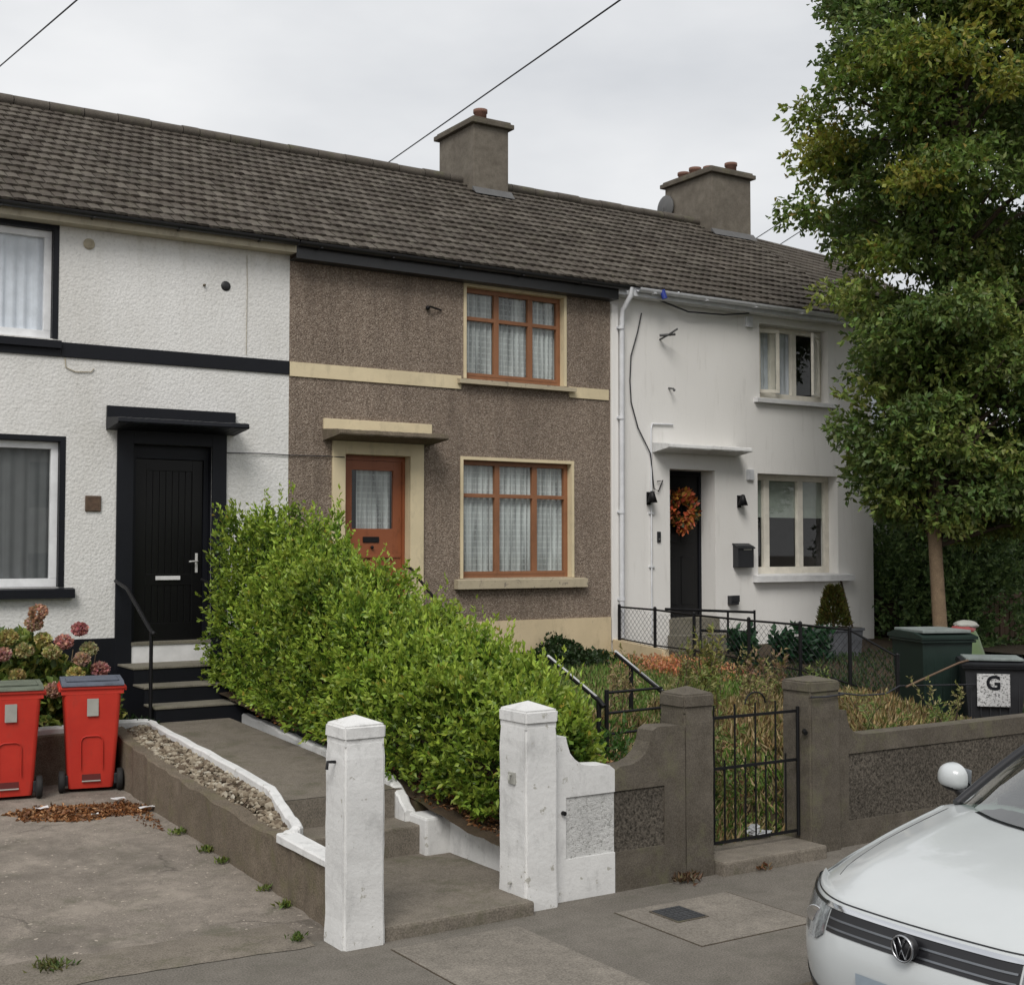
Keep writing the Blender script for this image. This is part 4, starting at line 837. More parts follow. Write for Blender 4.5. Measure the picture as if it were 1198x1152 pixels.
# steps handrails in the brown house garden
def garden_rail(x, ya, za, yb, zb, posts, lab, zg=.5, foot=None):
    t = empty('handrail', (x,ya,0)); tag(t, lab, 'handrail'); off = (x,ya,0)
    mb = MB(); dy = (yb-ya); mb.tube([(x,ya,za),(x,lerp(ya,yb,.85),lerp(za,zb,.85)),(x,yb,zb),(x+.01,yb-.06,zb-.05)], .022, 10); mb.build('rail', M['iron'], t, off)
    mb = MB(); mb.tube([(x,ya+.02,za+.018),(x,yb+.03,zb+.02)], [.016,.016], 8); mb.build('pale_top', M['steelrail'], t, off)  # paler tube along the upper side of the rail
    for k, y in enumerate(posts):
        z = lerp(za, zb, (y-ya)/(yb-ya)); mb = MB(); mb.tube([(x,y,zg),(x,y,z)], .022, 8); mb.build('post', M['iron'], t, off)
garden_rail(6.65, -4.70, 1.43, -5.44, 1.13, (-5.44,), 'left sloping handrail with a pale top, beside the hedge')
garden_rail(7.65, -4.38, 1.41, -5.10, 1.09, (-4.60,-5.06), 'right sloping handrail with a pale top, behind the grey pillar')
t = empty('step_gate', (7.1,-5.30,.5)); tag(t, 'low black tubular gate with three horizontal bars between the two sloping handrails', 'gate'); off = (7.1,-5.30,.5)
mb = MB(); mb.tube([(6.80,-5.35,.5),(6.80,-5.35,1.20)], .020, 8); mb.tube([(7.50,-5.25,.5),(7.50,-5.25,1.15)], .018, 8); mb.build('upright', M['iron'], t, off)
for z in (1.175,1.0,.82): mb = MB(); mb.tube([(6.81,-5.35,z),(7.49,-5.25,z-.005)], .012, 8); mb.build('bar', M['iron'], t, off)
mb = MB(); mb.tube([(6.02,-5.9,.50),(6.02,-5.9,.95),(6.06,-5.9,.985),(6.13,-5.9,.98),(6.18,-5.9,.93),(6.22,-5.92,.82),(6.27,-5.95,.55)], .014, 8); o = mb.build('bent_pipe', M['steelrail']); tag(o, 'bent pale metal hoop sticking up behind the curved white wall', 'metal hoop')
t = empty('handrail', (7.7,-.5,1.2)); tag(t, 'thin black handrail sloping down beside the orange-brown door', 'handrail'); off = (7.7,-.5,1.2)
mb = MB(); mb.tube([(7.72,-.03,2.18),(7.72,-.12,2.17),(7.72,-.95,1.68),(7.72,-1.25,1.5)], .018, 8); mb.build('rail', M['iron'], t, off); mb = MB(); mb.tube([(7.72,-1.22,1.0),(7.72,-1.22,1.52)], .018, 8); mb.build('post', M['iron'], t, off)
t = empty('door_steps', (7.3,-.5,1.0)); tag(t, 'concrete steps to the orange-brown door, mostly hidden by the hedge', 'steps'); off = (7.3,-.5,1.0)
mb = MB()
for i, (z, y) in enumerate(((1.31,-.35),(1.18,-.7))): mb.cbox(6.8, 7.85, y, -.036 if i == 0 else -.35, .9, z, .01)
mb.build('step', M['path'], t, off)

# ---------------------------------------------------------- boundary fence between the gardens
BX = 10.95
t = empty('dwarf_wall', (BX,-1,.9)); tag(t, 'low cream painted dwarf wall stepping down from the brown house below the wire fence', 'wall'); off = (BX,-1,.9)
mb = MB(); mb.prism([(-.035,.6),(-.035,1.175),(-1.08,1.10),(-1.10,1.0),(-1.9,.93),(-1.9,.5)], 'x', 10.90, 11.02); mb.build('wall', M['creamplinth'], t, off)
mb = MB(); mb.prism([(-1.905,.4),(-1.905,.90),(-4.9,.66),(-6.7,.5),(-6.7,.3)], 'x', 10.91, 11.01); mb.build('lower_wall', M['oldconc'], t, off)
t = empty('wire_fence', (BX,-2.5,.9)); tag(t, 'black iron and chain link fence dividing the two front gardens', 'fence'); off = (BX,-2.5,.9)
fp = [(-.12,1.62,1.15),(-.89,1.61,1.12),(-1.67,1.575,.9),(-2.67,1.55,.85),(-3.52,1.54,.75),(-4.27,1.52,.7),(-4.93,1.27,.5)]
for y, zt, zb in fp: mb = MB(); mb.tube([(BX,y,zb-.1),(BX,y,zt+.015)], .021, 8); mb.sphere((BX,y,zt+.02), .026, sub=1); mb.build('post', M['iron'], t, off)
mb = MB(); mb.tube([(BX,y,zt) for y, zt, _ in fp], .013, 8); mb.build('top_rail', M['iron'], t, off)
mb = MB(); mb.tube([(BX,-.12,1.19),(BX,-1.0,1.14),(BX,-1.67,1.13),(BX,-2.67,1.08),(BX,-3.52,1.02),(BX,-4.27,.93),(BX,-4.93,.84)], .010, 6); mb.tube([(BX,-3.6,1.04),(BX,-4.93,.82)], .008, 6); mb.build('lower_rail', M['iron'], t, off)
mb = MB(); 
def ztop(y): return interp(-y, [(-a_, b_) for a_, b_, _ in fp][::1] if False else [(.12,1.62),(.89,1.61),(1.67,1.575),(2.67,1.55),(3.52,1.54),(4.27,1.52),(4.93,1.27)])
for sgn in (1,-1):
    c = -8.0
    while c < 8.0:
        pts = []
        for k in range(61):
            y = -.14-4.77*k/60; z = 1.1+sgn*(y+2.5)*1.0+c
            zb_ = interp(-y, [(.12,1.18),(1.67,.92),(4.93,.66)])
            if zb_ < z < ztop(y): pts.append((BX+.004*sgn, y, z))
        if len(pts) > 1: mb.tube(pts, .0024, 3, cap=False)
        c += .085
mb.build('chain_link_mesh', M['wire'], t, off)
# wire from the grey pillar to the fence and on to the right, and the neighbour's rail
mb = MB(); mb.tube([(7.63,-6.93,1.235),(7.8,-6.925,1.228),(8.01,-6.915,1.235),(8.015,-6.6,1.24),(9.0,-6.2,1.10),(10.0,-5.6,1.0),(10.93,-4.97,.97),(12.2,-5.1,.93),(14.5,-5.0,.90)], .0085, 6); o = mb.build('cable', M['wire']); tag(o, 'dark cable looped round the top of the right grey pillar and strung to the fence', 'cable')
t = empty('handrail', (11.5,-5,.5)); tag(t, 'thin worn metal rail sloping up from the fence post in front of the green bin', 'handrail'); mb = MB(); mb.tube([(11.0,-5.0,.96),(11.4,-5.0,1.06),(11.85,-5.0,1.17),(12.0,-5.0,1.19),(12.35,-4.9,1.19)], .012, 8); mb.build('rail', M['wood_dark'], t, (11.5,-5,.5)); mb = MB(); mb.tube([(12.3,-4.9,.4),(12.3,-4.9,1.18)], .016, 8); mb.build('post', M['iron'], t, (11.5,-5,.5))
t = empty('iron_railing', (12.3,-.9,1.0)); tag(t, 'short black iron railing in front of the black door with the wreath', 'railing'); off = (12.3,-.9,1.0)
mb = MB(); mb.tube([(11.35,-.62,1.60),(12.9,-.7,1.52)], .018, 8); mb.tube([(11.9,-.7,1.30),(12.9,-.75,1.24)], .02, 8); mb.build('rail', M['iron'], t, off)
for x in (11.9,12.4,12.9): mb = MB(); mb.tube([(x,-.7,.95),(x,-.7,1.55)], .016, 6); mb.build('post', M['iron'], t, off)

# ================================================================== WHEELIE BINS
def red_bin(loc, rz, lab, lidmat):
    t = empty('wheelie_bin', loc, rz); tag(t, lab, 'wheelie bin', 'red wheelie bins on the driveway')
    # body: tapered, front face towards -y
    prof = [(.03,.205,.20,.22),(.10,.215,.215,.235),(.30,.225,.235,.255),(.60,.243,.265,.275),(.90,.26,.30,.295),(.985,.265,.31,.30)]
    mb = MB(); P = []
    def ring(z, w, f, b_, r_=.035, n=4):
        pts = []
        for cx, cy, a0 in ((w-r_,-f+r_,-90),(w-r_,b_-r_,0),(-w+r_,b_-r_,90),(-w+r_,-f+r_,180)):
            for k in range(n+1): a = R(a0+90*k/n); pts.append((cx+r_*math.cos(a), cy+r_*math.sin(a), z))
        pts.append(pts[0]); return pts
    for z, w, f, b_ in prof: P.append(ring(z, w, f, b_))
    mb.grid(P, smooth=True, flip=True)
    mb.add(P[0][:-1], [list(range(len(P[0])-1))[::-1]])
    mb.build('body', M['red'], t)
    mb = MB(); mb.cbox(-.20,.20,-.30,-.27,.93,.985,.006); mb.cbox(-.295,.295,-.325,.31,.975,1.005,.010); mb.cbox(-.285,.285,-.305,-.285,.925,.98,.005); mb.cbox(-.31,-.275,-.30,.20,.955,.995,.008); mb.cbox(.275,.31,-.30,.20,.955,.995,.008); mb.build('rim', M['red'], t)
    # arch emboss and foot recess, its shade painted as a dark red block, with grab bar
    mb = MB(); pts = [(-.10,-.247,.22),(-.10,-.262,.48),(-.085,-.266,.515),(-.05,-.268,.53),(.05,-.268,.53),(.085,-.266,.515),(.10,-.262,.48),(.10,-.247,.22)]; mb.tube(pts, .006, 6, cap=True); mb.build('moulded_arch', M['red'], t)
    mb = MB(); mb.box(-.085,.085,-.222,-.19,.105,.165); mb.build('foot_recess_shade', plain('bin_recess_shade', (.10,.012,.01), .7), t)
    mb = MB(); mb.tube([(-.085,-.228,.10),(.085,-.228,.10)], .007, 8); mb.build('grab_bar', M['sticker'], t)
    mb = MB(); P = []
    mb.prism([(-.31,1.006),(.31,1.006),(.315,1.02),(.25,1.055),(-.22,1.045),(-.335,1.025),(-.34,1.008)], 'x', -.285, .285); o = mb.build('lid', lidmat, t)
    mb = MB(); mb.cbox(-.24,.24,-.25,.20,1.046,1.056,.01); mb.build('lid_ridge', lidmat, o)
    mb = MB(); mb.tube([(-.22,.30,.985),(-.22,.36,1.0),(.22,.36,1.0),(.22,.30,.985)], .014, 8); mb.build('handle', M['red'], t)
    mb = MB(); mb.cbox(-.05,.055,-.301,-.293,.72,.885,.003); mb.build('sticker', M['sticker'], t); 
    for s_ in (-1,1):
        mb = MB(); mb.lathe([(0,-.03),(.06,-.03),(.098,-.026),(.102,-.01),(.102,.01),(.098,.026),(.06,.03),(0,.03)], (s_*.265,-.17,.102), 20, axis='x'); mb.build('wheel', M['rubber'], t)
    mb = MB(); mb.tube([(-.26,-.17,.102),(.26,-.17,.102)], .012, 8); mb.build('axle', M['iron'], t)
    for s_ in (-1, 1): mb = MB(); mb.cbox(s_*.235-.025, s_*.235+.025, -.21, -.10, .06, .16, .008); mb.build('wheel_bracket', M['darkbin'], t)
    t.scale = (.95,.95,.955); return t
red_bin((3.33,-2.04,.208), R(-12), 'red wheelie bin with a blue-grey lid, nearest the black steps', M['lid'])
red_bin((2.60,-2.07,.205), R(-9), 'red wheelie bin with a green-grey lid, at the left edge', M['lidgreen'])
def big_bin(loc, rz, lab, bm_, lm_, w, d_, hgt, sign=False):
    t = empty('wheelie_bin', loc, rz); tag(t, lab, 'wheelie bin')
    mb = MB(); P = []
    for f_, z in ((.82,.06),(.86,.2),(.95,.6),(1.0,1.0)):
        a, b = w/2*f_, d_/2*f_; P.append([(-a,-b,z*hgt*.93),(a,-b,z*hgt*.93),(a,b,z*hgt*.93),(-a,b,z*hgt*.93),(-a,-b,z*hgt*.93)])
    mb.grid(P, smooth=False, flip=True); mb.add(P[0][:-1],[[3,2,1,0]]); mb.build('body', bm_, t)
    mb = MB(); mb.cbox(-w/2-.03, w/2+.03, -d_/2-.04, d_/2+.03, hgt*.92, hgt*.95, .01); mb.build('rim', bm_, t)
    for k in range(5): mb = None
    mb = MB()
    for k in range(6): x = -w/2*.8+k*w*.16; mb.box(x-.006,x+.006,-d_/2*.97-.004,-d_/2*.9,.3*hgt,.86*hgt)
    mb.build('ribs', bm_, t)
    mb = MB(); mb.prism([(-d_/2-.06,hgt*.955),(d_/2+.04,hgt*.955),(d_/2+.05,hgt*.99),(d_/2*.6,hgt*1.035),(-d_/2*.6,hgt*1.025),(-d_/2-.065,hgt*.985)], 'x', -w/2-.04, w/2+.04, 0)
    mb.cbox(-w/2*.97, w/2*.97, -d_/2*.98, d_/2*.9, hgt*1.022, hgt*1.055, .008, 1); mb.build('lid', [bm_, lm_], t)
    for s_ in (-1,1): mb = MB(); mb.lathe([(0,-.025),(.09,-.025),(.10,0),(.09,.025),(0,.025)], (s_*(w/2-.02), d_/2*.75, .1), 16, axis='x'); mb.build('wheel', M['rubber'], t)
    if sign:
        mb = MB(); mb.box(-.17-.02,.17-.02,-d_/2*.95-.045,-d_/2*.95-.039,.44*hgt,.86*hgt); s_ = mb.build('sign', _speck('speckled_white_sign', (.10,.10,.10), (.50,.50,.50), 42, .0, (.40,.50)), t)
        cu = bpy.data.curves.new('letter', 'FONT'); cu.body = 'G'; cu.size = .21; cu.extrude = .002; cu.align_x = 'CENTER'; cu.offset = .006
        o = bpy.data.objects.new('letter_tmp', cu); COL.objects.link(o); dg = bpy.context.evaluated_depsgraph_get(); me = bpy.data.meshes.new_from_object(o.evaluated_get(dg)); bpy.data.objects.remove(o)
        g = bpy.data.objects.new('letter', me); me.materials.clear(); me.materials.append(M['black']); link(g, s_); g.location = (-.02,-d_/2*.95-.048,.66*hgt); g.rotation_euler = (R(90),0,0)
    return t
big_bin((12.5,-4.1,.36), R(-22), 'dark green wheelie bin with a dusty pale lid, behind the wire fence', M['greenbin'], M['lidpale'], .62, .74, 1.06)
big_bin((12.40,-5.0,.33), R(-46), 'black wheelie bin with a speckled white sign reading G', M['darkbin'], M['lidpale'], .62, .60, .84, True)
t = empty('garden_waste_sack', (13.35,-3.9,.42)); tag(t, 'green sack with a red and white crumpled top behind the green bin', 'sack')
mb = MB(); mb.lathe([(.0,0),(.22,.0),(.25,.3),(.24,.7),(.17,.92),(.13,1.0)], (0,0,0), 18); mb.build('sack', plain('green_sack', (.10,.15,.06), .5), t); mb = MB(); mb.sphere((-.04,0,1.0), .15, sub=3, sc=(1.3,.9,.42), noise=.09); mb.build('red_fold', plain('red_plastic', (.25,.05,.05), .5), t); mb = MB(); mb.sphere((.03,0,1.06), .13, sub=3, sc=(1.4,.9,.45), noise=.1); mb.build('white_fold', M['sticker'], t)
# planter and its conifer
t = empty('planter', (14.0,-1.15,.85)); tag(t, 'grey rectangular planter under the ground floor window of the white end house', 'planter')
mb = MB(); mb.prism([(-.30,0),(.30,0),(.36,.42),(-.36,.42)], 'y', -.22, .22); mb.cbox(-.38,.38,-.24,.24,.40,.44,.008); mb.build('box', M['planter'], t); mb = MB(); mb.box(-.35,.35,-.21,.21,.42,.445); mb.build('soil', M['soil'], t)
t = empty('conifer', (14.0,-1.15,1.28)); tag(t, 'small bushy golden green conifer growing in the grey planter', 'conifer'); n = 2400
zz = rng.uniform(0,1,n); rr = (.19*(1-zz)**.6+.03)*rng.uniform(.4,1,n)**.5; aa = rng.uniform(0,2*math.pi,n); P = np.stack([rr*np.cos(aa), rr*np.sin(aa), .03+zz*.55], 1); D = unit(np.stack([np.cos(aa), np.sin(aa), rng.uniform(.3,2,n)], 1))
leaf_mesh('foliage', [leaf_arrays(P, D, rng.uniform(.05,.10,n), .022, jitter_col((.085,.085,.02), n, .4, .25))], M['leaf'], t); mb = MB(); mb.tube([(0,0,0),(0,0,.5)], [.02,.008], 6); mb.build('trunk', M['bark2'], t)
mb = MB(); mb.tube([(15.55,-.15,.95),(15.35,-.02,1.95)], .016, 6); o = mb.build('garden_cane', M['bark2']); tag(o, 'thin dark pole leaning against the corner of the white end house', 'pole')

# ================================================================== PLANTS
def shrub_shell(n, gen): return gen(n)
# --- privet hedge
HG = [(-.7,5.02,5.85,2.50),(-1.5,5.04,5.95,2.58),(-2.4,4.99,6.0,2.34),(-3.2,4.9,6.05,2.05),(-4.0,4.9,6.15,1.78),(-4.8,4.95,6.25,1.50),(-5.6,5.08,6.15,1.34),(-6.2,5.15,5.9,1.20),(-6.55,5.2,5.65,1.08)]
def hedge_sec(Y):
    Ys = [-h_[0] for h_ in HG]; return [interp(-Y, list(zip(Ys, [h_[i] for h_ in HG]))) for i in (1,2,3)]
t = empty('hedge', (5.6,-3.5,.6)); tag(t, 'overgrown bright green privet hedge sloping down from the house to the gate pillars', 'hedge'); off = np.array([5.6,-3.5,.6])
N = 7600; Y = -rng.uniform(.55,6.6,N); th = rng.uniform(-.25,math.pi+.25,N); cs = []; ds = []; dep = []
lump = lambda a, b, c: .5*math.sin(a*3.1+b*1.7)+.3*math.sin(a*6.3-c*4.1+2)+.3*math.sin(b*5.7+c*3.9)
for y, a in zip(Y, th):
    xa, xb, zt = hedge_sec(y); zb = gz(min(max(xa,5),5.5), y)+.02; cx, w = (xa+xb)/2, (xb-xa)/2; hh = zt-zb
    ca, sa = math.cos(a), math.sin(a); e_ = .62 if ca < 0 else .9
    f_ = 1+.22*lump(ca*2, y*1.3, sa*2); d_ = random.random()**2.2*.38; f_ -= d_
    x = cx+w*math.copysign(abs(ca)**e_, ca)*f_; z = zb+.16+max(0,(hh-.16))*max(0,math.copysign(abs(sa)**e_, sa))*f_
    if sa < 0: z = zb+random.uniform(.02,.25); x = cx+w*.9*ca
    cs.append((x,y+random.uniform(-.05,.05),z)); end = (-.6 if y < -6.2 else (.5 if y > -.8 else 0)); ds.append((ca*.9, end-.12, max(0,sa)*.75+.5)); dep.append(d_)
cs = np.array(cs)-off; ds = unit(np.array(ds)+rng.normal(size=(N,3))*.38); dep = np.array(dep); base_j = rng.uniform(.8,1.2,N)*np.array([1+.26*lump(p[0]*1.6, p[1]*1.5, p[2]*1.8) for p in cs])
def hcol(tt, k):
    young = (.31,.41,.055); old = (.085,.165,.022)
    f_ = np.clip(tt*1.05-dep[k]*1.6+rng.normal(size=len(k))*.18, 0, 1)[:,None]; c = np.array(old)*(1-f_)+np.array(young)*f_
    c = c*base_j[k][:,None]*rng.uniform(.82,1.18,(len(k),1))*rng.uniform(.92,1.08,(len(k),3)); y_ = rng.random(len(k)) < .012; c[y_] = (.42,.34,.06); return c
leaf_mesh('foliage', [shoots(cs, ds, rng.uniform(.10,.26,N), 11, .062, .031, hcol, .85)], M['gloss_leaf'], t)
# long upright shoots
N2 = 1500; i_ = rng.choice(np.where(cs[:,2] > -.1)[0], N2); d2 = unit(ds[i_]*.5+np.array([-.05,-.05,1.2])); dep_b = dep; dep = np.zeros(N); base_j = rng.uniform(.9,1.3,N)
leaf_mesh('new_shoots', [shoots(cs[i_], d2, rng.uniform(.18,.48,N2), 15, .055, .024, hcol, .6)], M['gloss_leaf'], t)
mb = MB()
for k in range(46):
    y = -random.uniform(.8,6.4); xa, xb, zt = hedge_sec(y); x = random.uniform(xa+.25, xb-.2); z0 = gz(5.5,y)
    pts = [(x,y,z0)]; 
    for q in (.3,.6,.85): pts.append((x+random.uniform(-.15,.15), y+random.uniform(-.15,.15), lerp(z0, zt, q)))
    mb.tube(pts, [.02,.016,.011,.006], 5)
mb.build('stems', M['bark2'], t, tuple(off))
# leaf litter on the drive (stuff)
def litter(name, lab, cx, cy, rx, ry, n, zf, cols, L=.045, cat='leaf litter', edge=.35, rot=0):
    r_ = np.sqrt(rng.uniform(0,1,n)); a = rng.uniform(0,2*math.pi,n); r_ *= 1+edge*.3*np.sin(a*3+1)+edge*.25*np.sin(a*7); x = r_*rx*np.cos(a); y = r_*ry*np.sin(a)
    X = cx+x*math.cos(rot)-y*math.sin(rot); Y = cy+x*math.sin(rot)+y*math.cos(rot); Z = np.array([zf(xx,yy) for xx, yy in zip(X, Y)])+rng.uniform(.006,.035,n)*(1.15-np.clip(r_,0,1))
    D = unit(rng.normal(size=(n,3))*np.array([1,1,.25])); ci = rng.integers(0,len(cols),n); cc = np.array(cols)[ci]*rng.uniform(.6,1.4,(n,1))
    o = leaf_mesh(name, [leaf_arrays(np.stack([X,Y,Z],1), D, L*rng.uniform(.5,1.3,n), L*.6*rng.uniform(.5,1.2,n), cc, .25)], M['leaf']); tag(o, lab, cat, kind='stuff'); return o
BR = [(.27,.11,.04),(.34,.16,.065),(.18,.075,.03),(.44,.25,.12),(.12,.06,.03)]
litter('leaf_litter', 'heap of brown and orange dead leaves on the drive in front of the red bins', 3.02, -2.98, .60, .27, 2600, lambda x,y: drive_z(y), BR, rot=-.22)
litter('leaf_litter', 'dead leaves swept against the retaining wall', 3.42, -3.2, .10, .6, 260, lambda x,y: drive_z(y), BR, L=.035)
litter('leaf_litter', 'brown dead leaves and bark on the soil under the lower end of the hedge', 5.45, -5.6, .45, .95, 1900, gz, BR+[(.05,.03,.02)], L=.045)
litter('leaf_litter', 'dead leaves on the ground under the upper hedge', 5.25, -3.0, .32, 2.3, 1600, gz, BR[:3]+[(.04,.03,.02)], L=.04)
litter('dead_vegetation', 'brown dead stalks and leaves on the bank behind the curved grey wall', 6.2, -6.2, .7, .5, 2400, gz, BR+[(.20,.14,.07)], L=.07)
for k, (x, y, s_, lab) in enumerate(((2.72,-2.83,.045,'scrap of white paper at the left edge of the dead leaf heap'),(3.38,-2.78,.05,'scrap of white paper on the back of the dead leaf heap'),(3.50,-3.20,.055,'scrap of white paper between the leaf heap and the retaining wall'),(3.05,-3.25,.025,'tiny white scrap at the front edge of the dead leaf heap'))):
    mb = MB(); P = [[(x+s_*(i-1.5)/1.5*1.2, y+s_*(j-1.5)/1.5*.6, drive_z(y)+.045+random.uniform(-.008,.008)) for j in range(4)] for i in range(4)]; mb.grid(P); o = mb.build('paper_scrap', M['white']); tag(o, lab, 'paper scrap')
def grass(name, lab, x0, x1, y0, y1, n, L, cols, zf=gz, W=.010, lean=.35, mask=None, cat='grass'):
    X = rng.uniform(x0,x1,n); Y = rng.uniform(y0,y1,n)
    if mask is not None: k = mask(X, Y); X, Y = X[k], Y[k]; n = len(X)
    Z = np.array([zf(a,b) for a,b in zip(X,Y)])-.01; D = unit(np.stack([rng.normal(size=n)*lean, rng.normal(size=n)*lean, np.ones(n)], 1))
    ci = rng.integers(0,len(cols),n); cl = .5+.5*np.sin(X*3.3+1)*np.sin(Y*2.9); cc = np.array(cols)[ci]*rng.uniform(.65,1.35,(n,1))*(.8+.4*cl[:,None])
    o = leaf_mesh(name, [leaf_arrays(np.stack([X,Y,Z],1), D, L*rng.uniform(.4,1.2,n)*(.7+.6*cl), W*rng.uniform(.6,1.5,n), cc, .12)], M['leaf']); tag(o, lab, cat, kind='stuff'); return o
GR = [(.15,.27,.05),(.20,.33,.07),(.11,.20,.04),(.28,.32,.10),(.34,.30,.15)]; DRY = [(.46,.34,.17),(.38,.27,.12),(.54,.43,.25),(.28,.18,.085),(.33,.31,.12)]
grass('grass', 'rank green grass in the brown house garden behind the handrails', 6.0, 10.85, -4.9, -.7, 34000, .12, GR, W=.009, lean=.55)
grass('grass', 'patchy green and yellow grass round the path steps', 6.4, 8.0, -6.6, -4.7, 7500, .13, GR+DRY[:3], W=.009, lean=.6)
grass('dry_grass', 'straw coloured dry grass behind the long grey wall', 8.1, 10.85, -6.6, -4.2, 22000, .17, DRY+[(.16,.18,.05)], W=.008, lean=.65)
grass('grass', 'short green grass in the neighbour garden behind the wire fence', 11.1, 16.2, -6.6, -1.2, 12000, .09, [(.03,.06,.02),(.045,.08,.025)], W=.014)
grass('dry_grass', 'dry grass and weeds along the inside of the long grey wall in the neighbour garden', 11.1, 15.5, -6.7, -5.6, 5000, .22, DRY, W=.012)
# orange brown dried patch and the dark creeper along the house
N3 = 2300; X = np.minimum(10.5+rng.normal(size=N3)*.22,10.88); Y = -2.0+rng.normal(size=N3)*.45; Z = np.array([gz(a,b) for a,b in zip(X,Y)])+rng.uniform(0,.20,N3); D = unit(rng.normal(size=(N3,3))+np.array([0,0,.7]))
o = leaf_mesh('dried_plants', [leaf_arrays(np.stack([X,Y,Z],1), D, .06, .022, jitter_col((.56,.27,.13), N3, .35, .25))], M['leaf']); tag(o, 'orange-brown dried plants beside the cream dwarf wall', 'dried plants', kind='stuff')
N3 = 9000; X = rng.uniform(8.0,10.85,N3); Y = -.12-np.abs(rng.normal(size=N3))*.38; hh = .22+.12*np.sin(X*4)+.07*np.sin(X*9+1); Z = np.array([gz(a,b) for a,b in zip(X,Y)])+rng.uniform(0,1,N3)**.7*np.clip(hh-(np.abs(Y)-.2)*.2,.05,1); D = unit(rng.normal(size=(N3,3))+np.array([0,-.4,.5]))
o = leaf_mesh('creeper', [leaf_arrays(np.stack([X,Y,Z],1), D, .06, .045, jitter_col((.028,.052,.016), N3, .4, .15))], M['leaf']); tag(o, 'dark green creeper growing along the cream plinth of the brown house', 'creeper', kind='stuff')
def tall_weed(loc, h_, n_st, spread, nl, colf, lab, name='tall_weed', L=.06, W=.025, stemr=.006, cat='plant', mat='bark2', top=None, lean=.12):
    t = empty(name, loc); tag(t, lab, cat); mb = MB(); C_ = []; D_ = []
    for k in range(n_st):
        a = random.uniform(0,6.28); bx, by = spread*.3*math.cos(a), spread*.3*math.sin(a); hh = h_*random.uniform(.6,1); dx, dy = random.gauss(0,lean)*hh, random.gauss(0,lean)*hh
        pts = [(bx+dx*q*q, by+dy*q*q, hh*q) for q in (0,.33,.66,1)]; mb.tube(pts, [stemr,stemr*.8,stemr*.6,stemr*.3], 5, cap=False)
        for q in np.linspace(.12,1,nl):
            C_.append((bx+dx*q*q, by+dy*q*q, hh*q)); D_.append((random.gauss(0,1), random.gauss(0,1), .6+q))
    mb.build('stems', M[mat], t); C_ = np.array(C_); D_ = unit(np.array(D_))
    leaf_mesh('foliage', [shoots(C_, D_, rng.uniform(.05,.14,len(C_)), 7, L, W, colf, .9)], M['leaf'], t); return t
cmix = lambda cols, am=.3: (lambda tt, k: np.array(cols)[rng.integers(0,len(cols),len(k))]*rng.uniform(1-am,1+am,(len(k),1)))
tall_weed((8.55,-4.6,.80), .82, 7, .25, 12, cmix([(.22,.23,.06),(.28,.24,.08),(.14,.17,.04)]), 'tall yellow-green weed with a bushy top right of the left grey pillar', lean=.07)
tall_weed((8.0,-5.3,.66), .62, 8, .5, 9, cmix([(.18,.23,.05),(.24,.24,.08),(.13,.18,.04)]), 'leafy yellow-green weed behind the left half of the iron gate')
tall_weed((7.3,-6.2,.25), .70, 12, .7, 9, cmix([(.14,.20,.05),(.20,.21,.07),(.10,.15,.035),(.20,.12,.06)]), 'overgrown weeds filling the path just behind the iron gate')
tall_weed((6.95,-6.45,.16), .42, 8, .3, 8, cmix([(.03,.065,.02),(.05,.09,.02)]), 'low dark green weed behind the left foot of the iron gate')
tall_weed((9.1,-3.9,.82), .60, 9, .8, 8, cmix([(.18,.20,.06),(.26,.22,.10)]), 'straggly weed in the middle of the overgrown garden')
tall_weed((9.7,-4.2,.80), .52, 10, .8, 8, cmix([(.22,.13,.09),(.24,.18,.09),(.13,.13,.04)]), 'pinkish brown seeding weed left of the fence post')
for k in range(16):
    wx, wy = [(8.9,-5.0),(9.3,-4.6),(10.2,-4.5),(9.9,-5.4),(8.5,-5.9),(9.2,-6.2),(10.4,-6.0),(8.3,-3.6),(9.6,-3.2),(10.3,-3.0),(7.2,-4.9),(7.4,-5.6),(8.8,-2.9),(7.0,-5.9),(9.9,-6.3),(8.2,-4.4)][k]
    tall_weed((wx,wy,gz(wx,wy)-.02), random.uniform(.32,.6), 5, .35, 7, cmix([[(.24,.25,.08),(.30,.26,.12)],[(.34,.24,.14),(.28,.24,.10)],[(.13,.20,.05),(.20,.24,.07)]][k%3]), ['yellowing','brown seeding','green'][k%3]+' straggly weed '+['beside the tall weed','in the mid garden','left of the fence post','in front of the fence post','just right of the right grey pillar','behind the long grey wall','by the wall below the green bin','behind the gate hoops','below the cream dwarf wall','nearest the leafy plants','between the sloping handrails','under the right sloping handrail','near the orange dried plants','behind the left bars of the iron gate','against the long grey wall coping','behind the right bars of the iron gate'][k], L=.05, W=.018, lean=.25)
tall_weed((6.6,-5.7,.58), .35, 7, .4, 7, cmix([(.05,.12,.02),(.07,.14,.03)]), 'small green weed below the left handrail')
for k, (x, y, sx) in enumerate(((11.9,-1.6,.35),(12.75,-1.6,.45),(13.3,-1.5,.4))):
    tall_weed((x,y,.86), .42, 10, sx, 6, cmix([(.018,.06,.028),(.03,.085,.035)]), ('dark green leafy plant left of the wreath door railing','broad dark green leafy plant behind the wire fence','dark green leafy plant next to the grey planter')[k], 'leafy_plant', .13, .07, lean=.3)
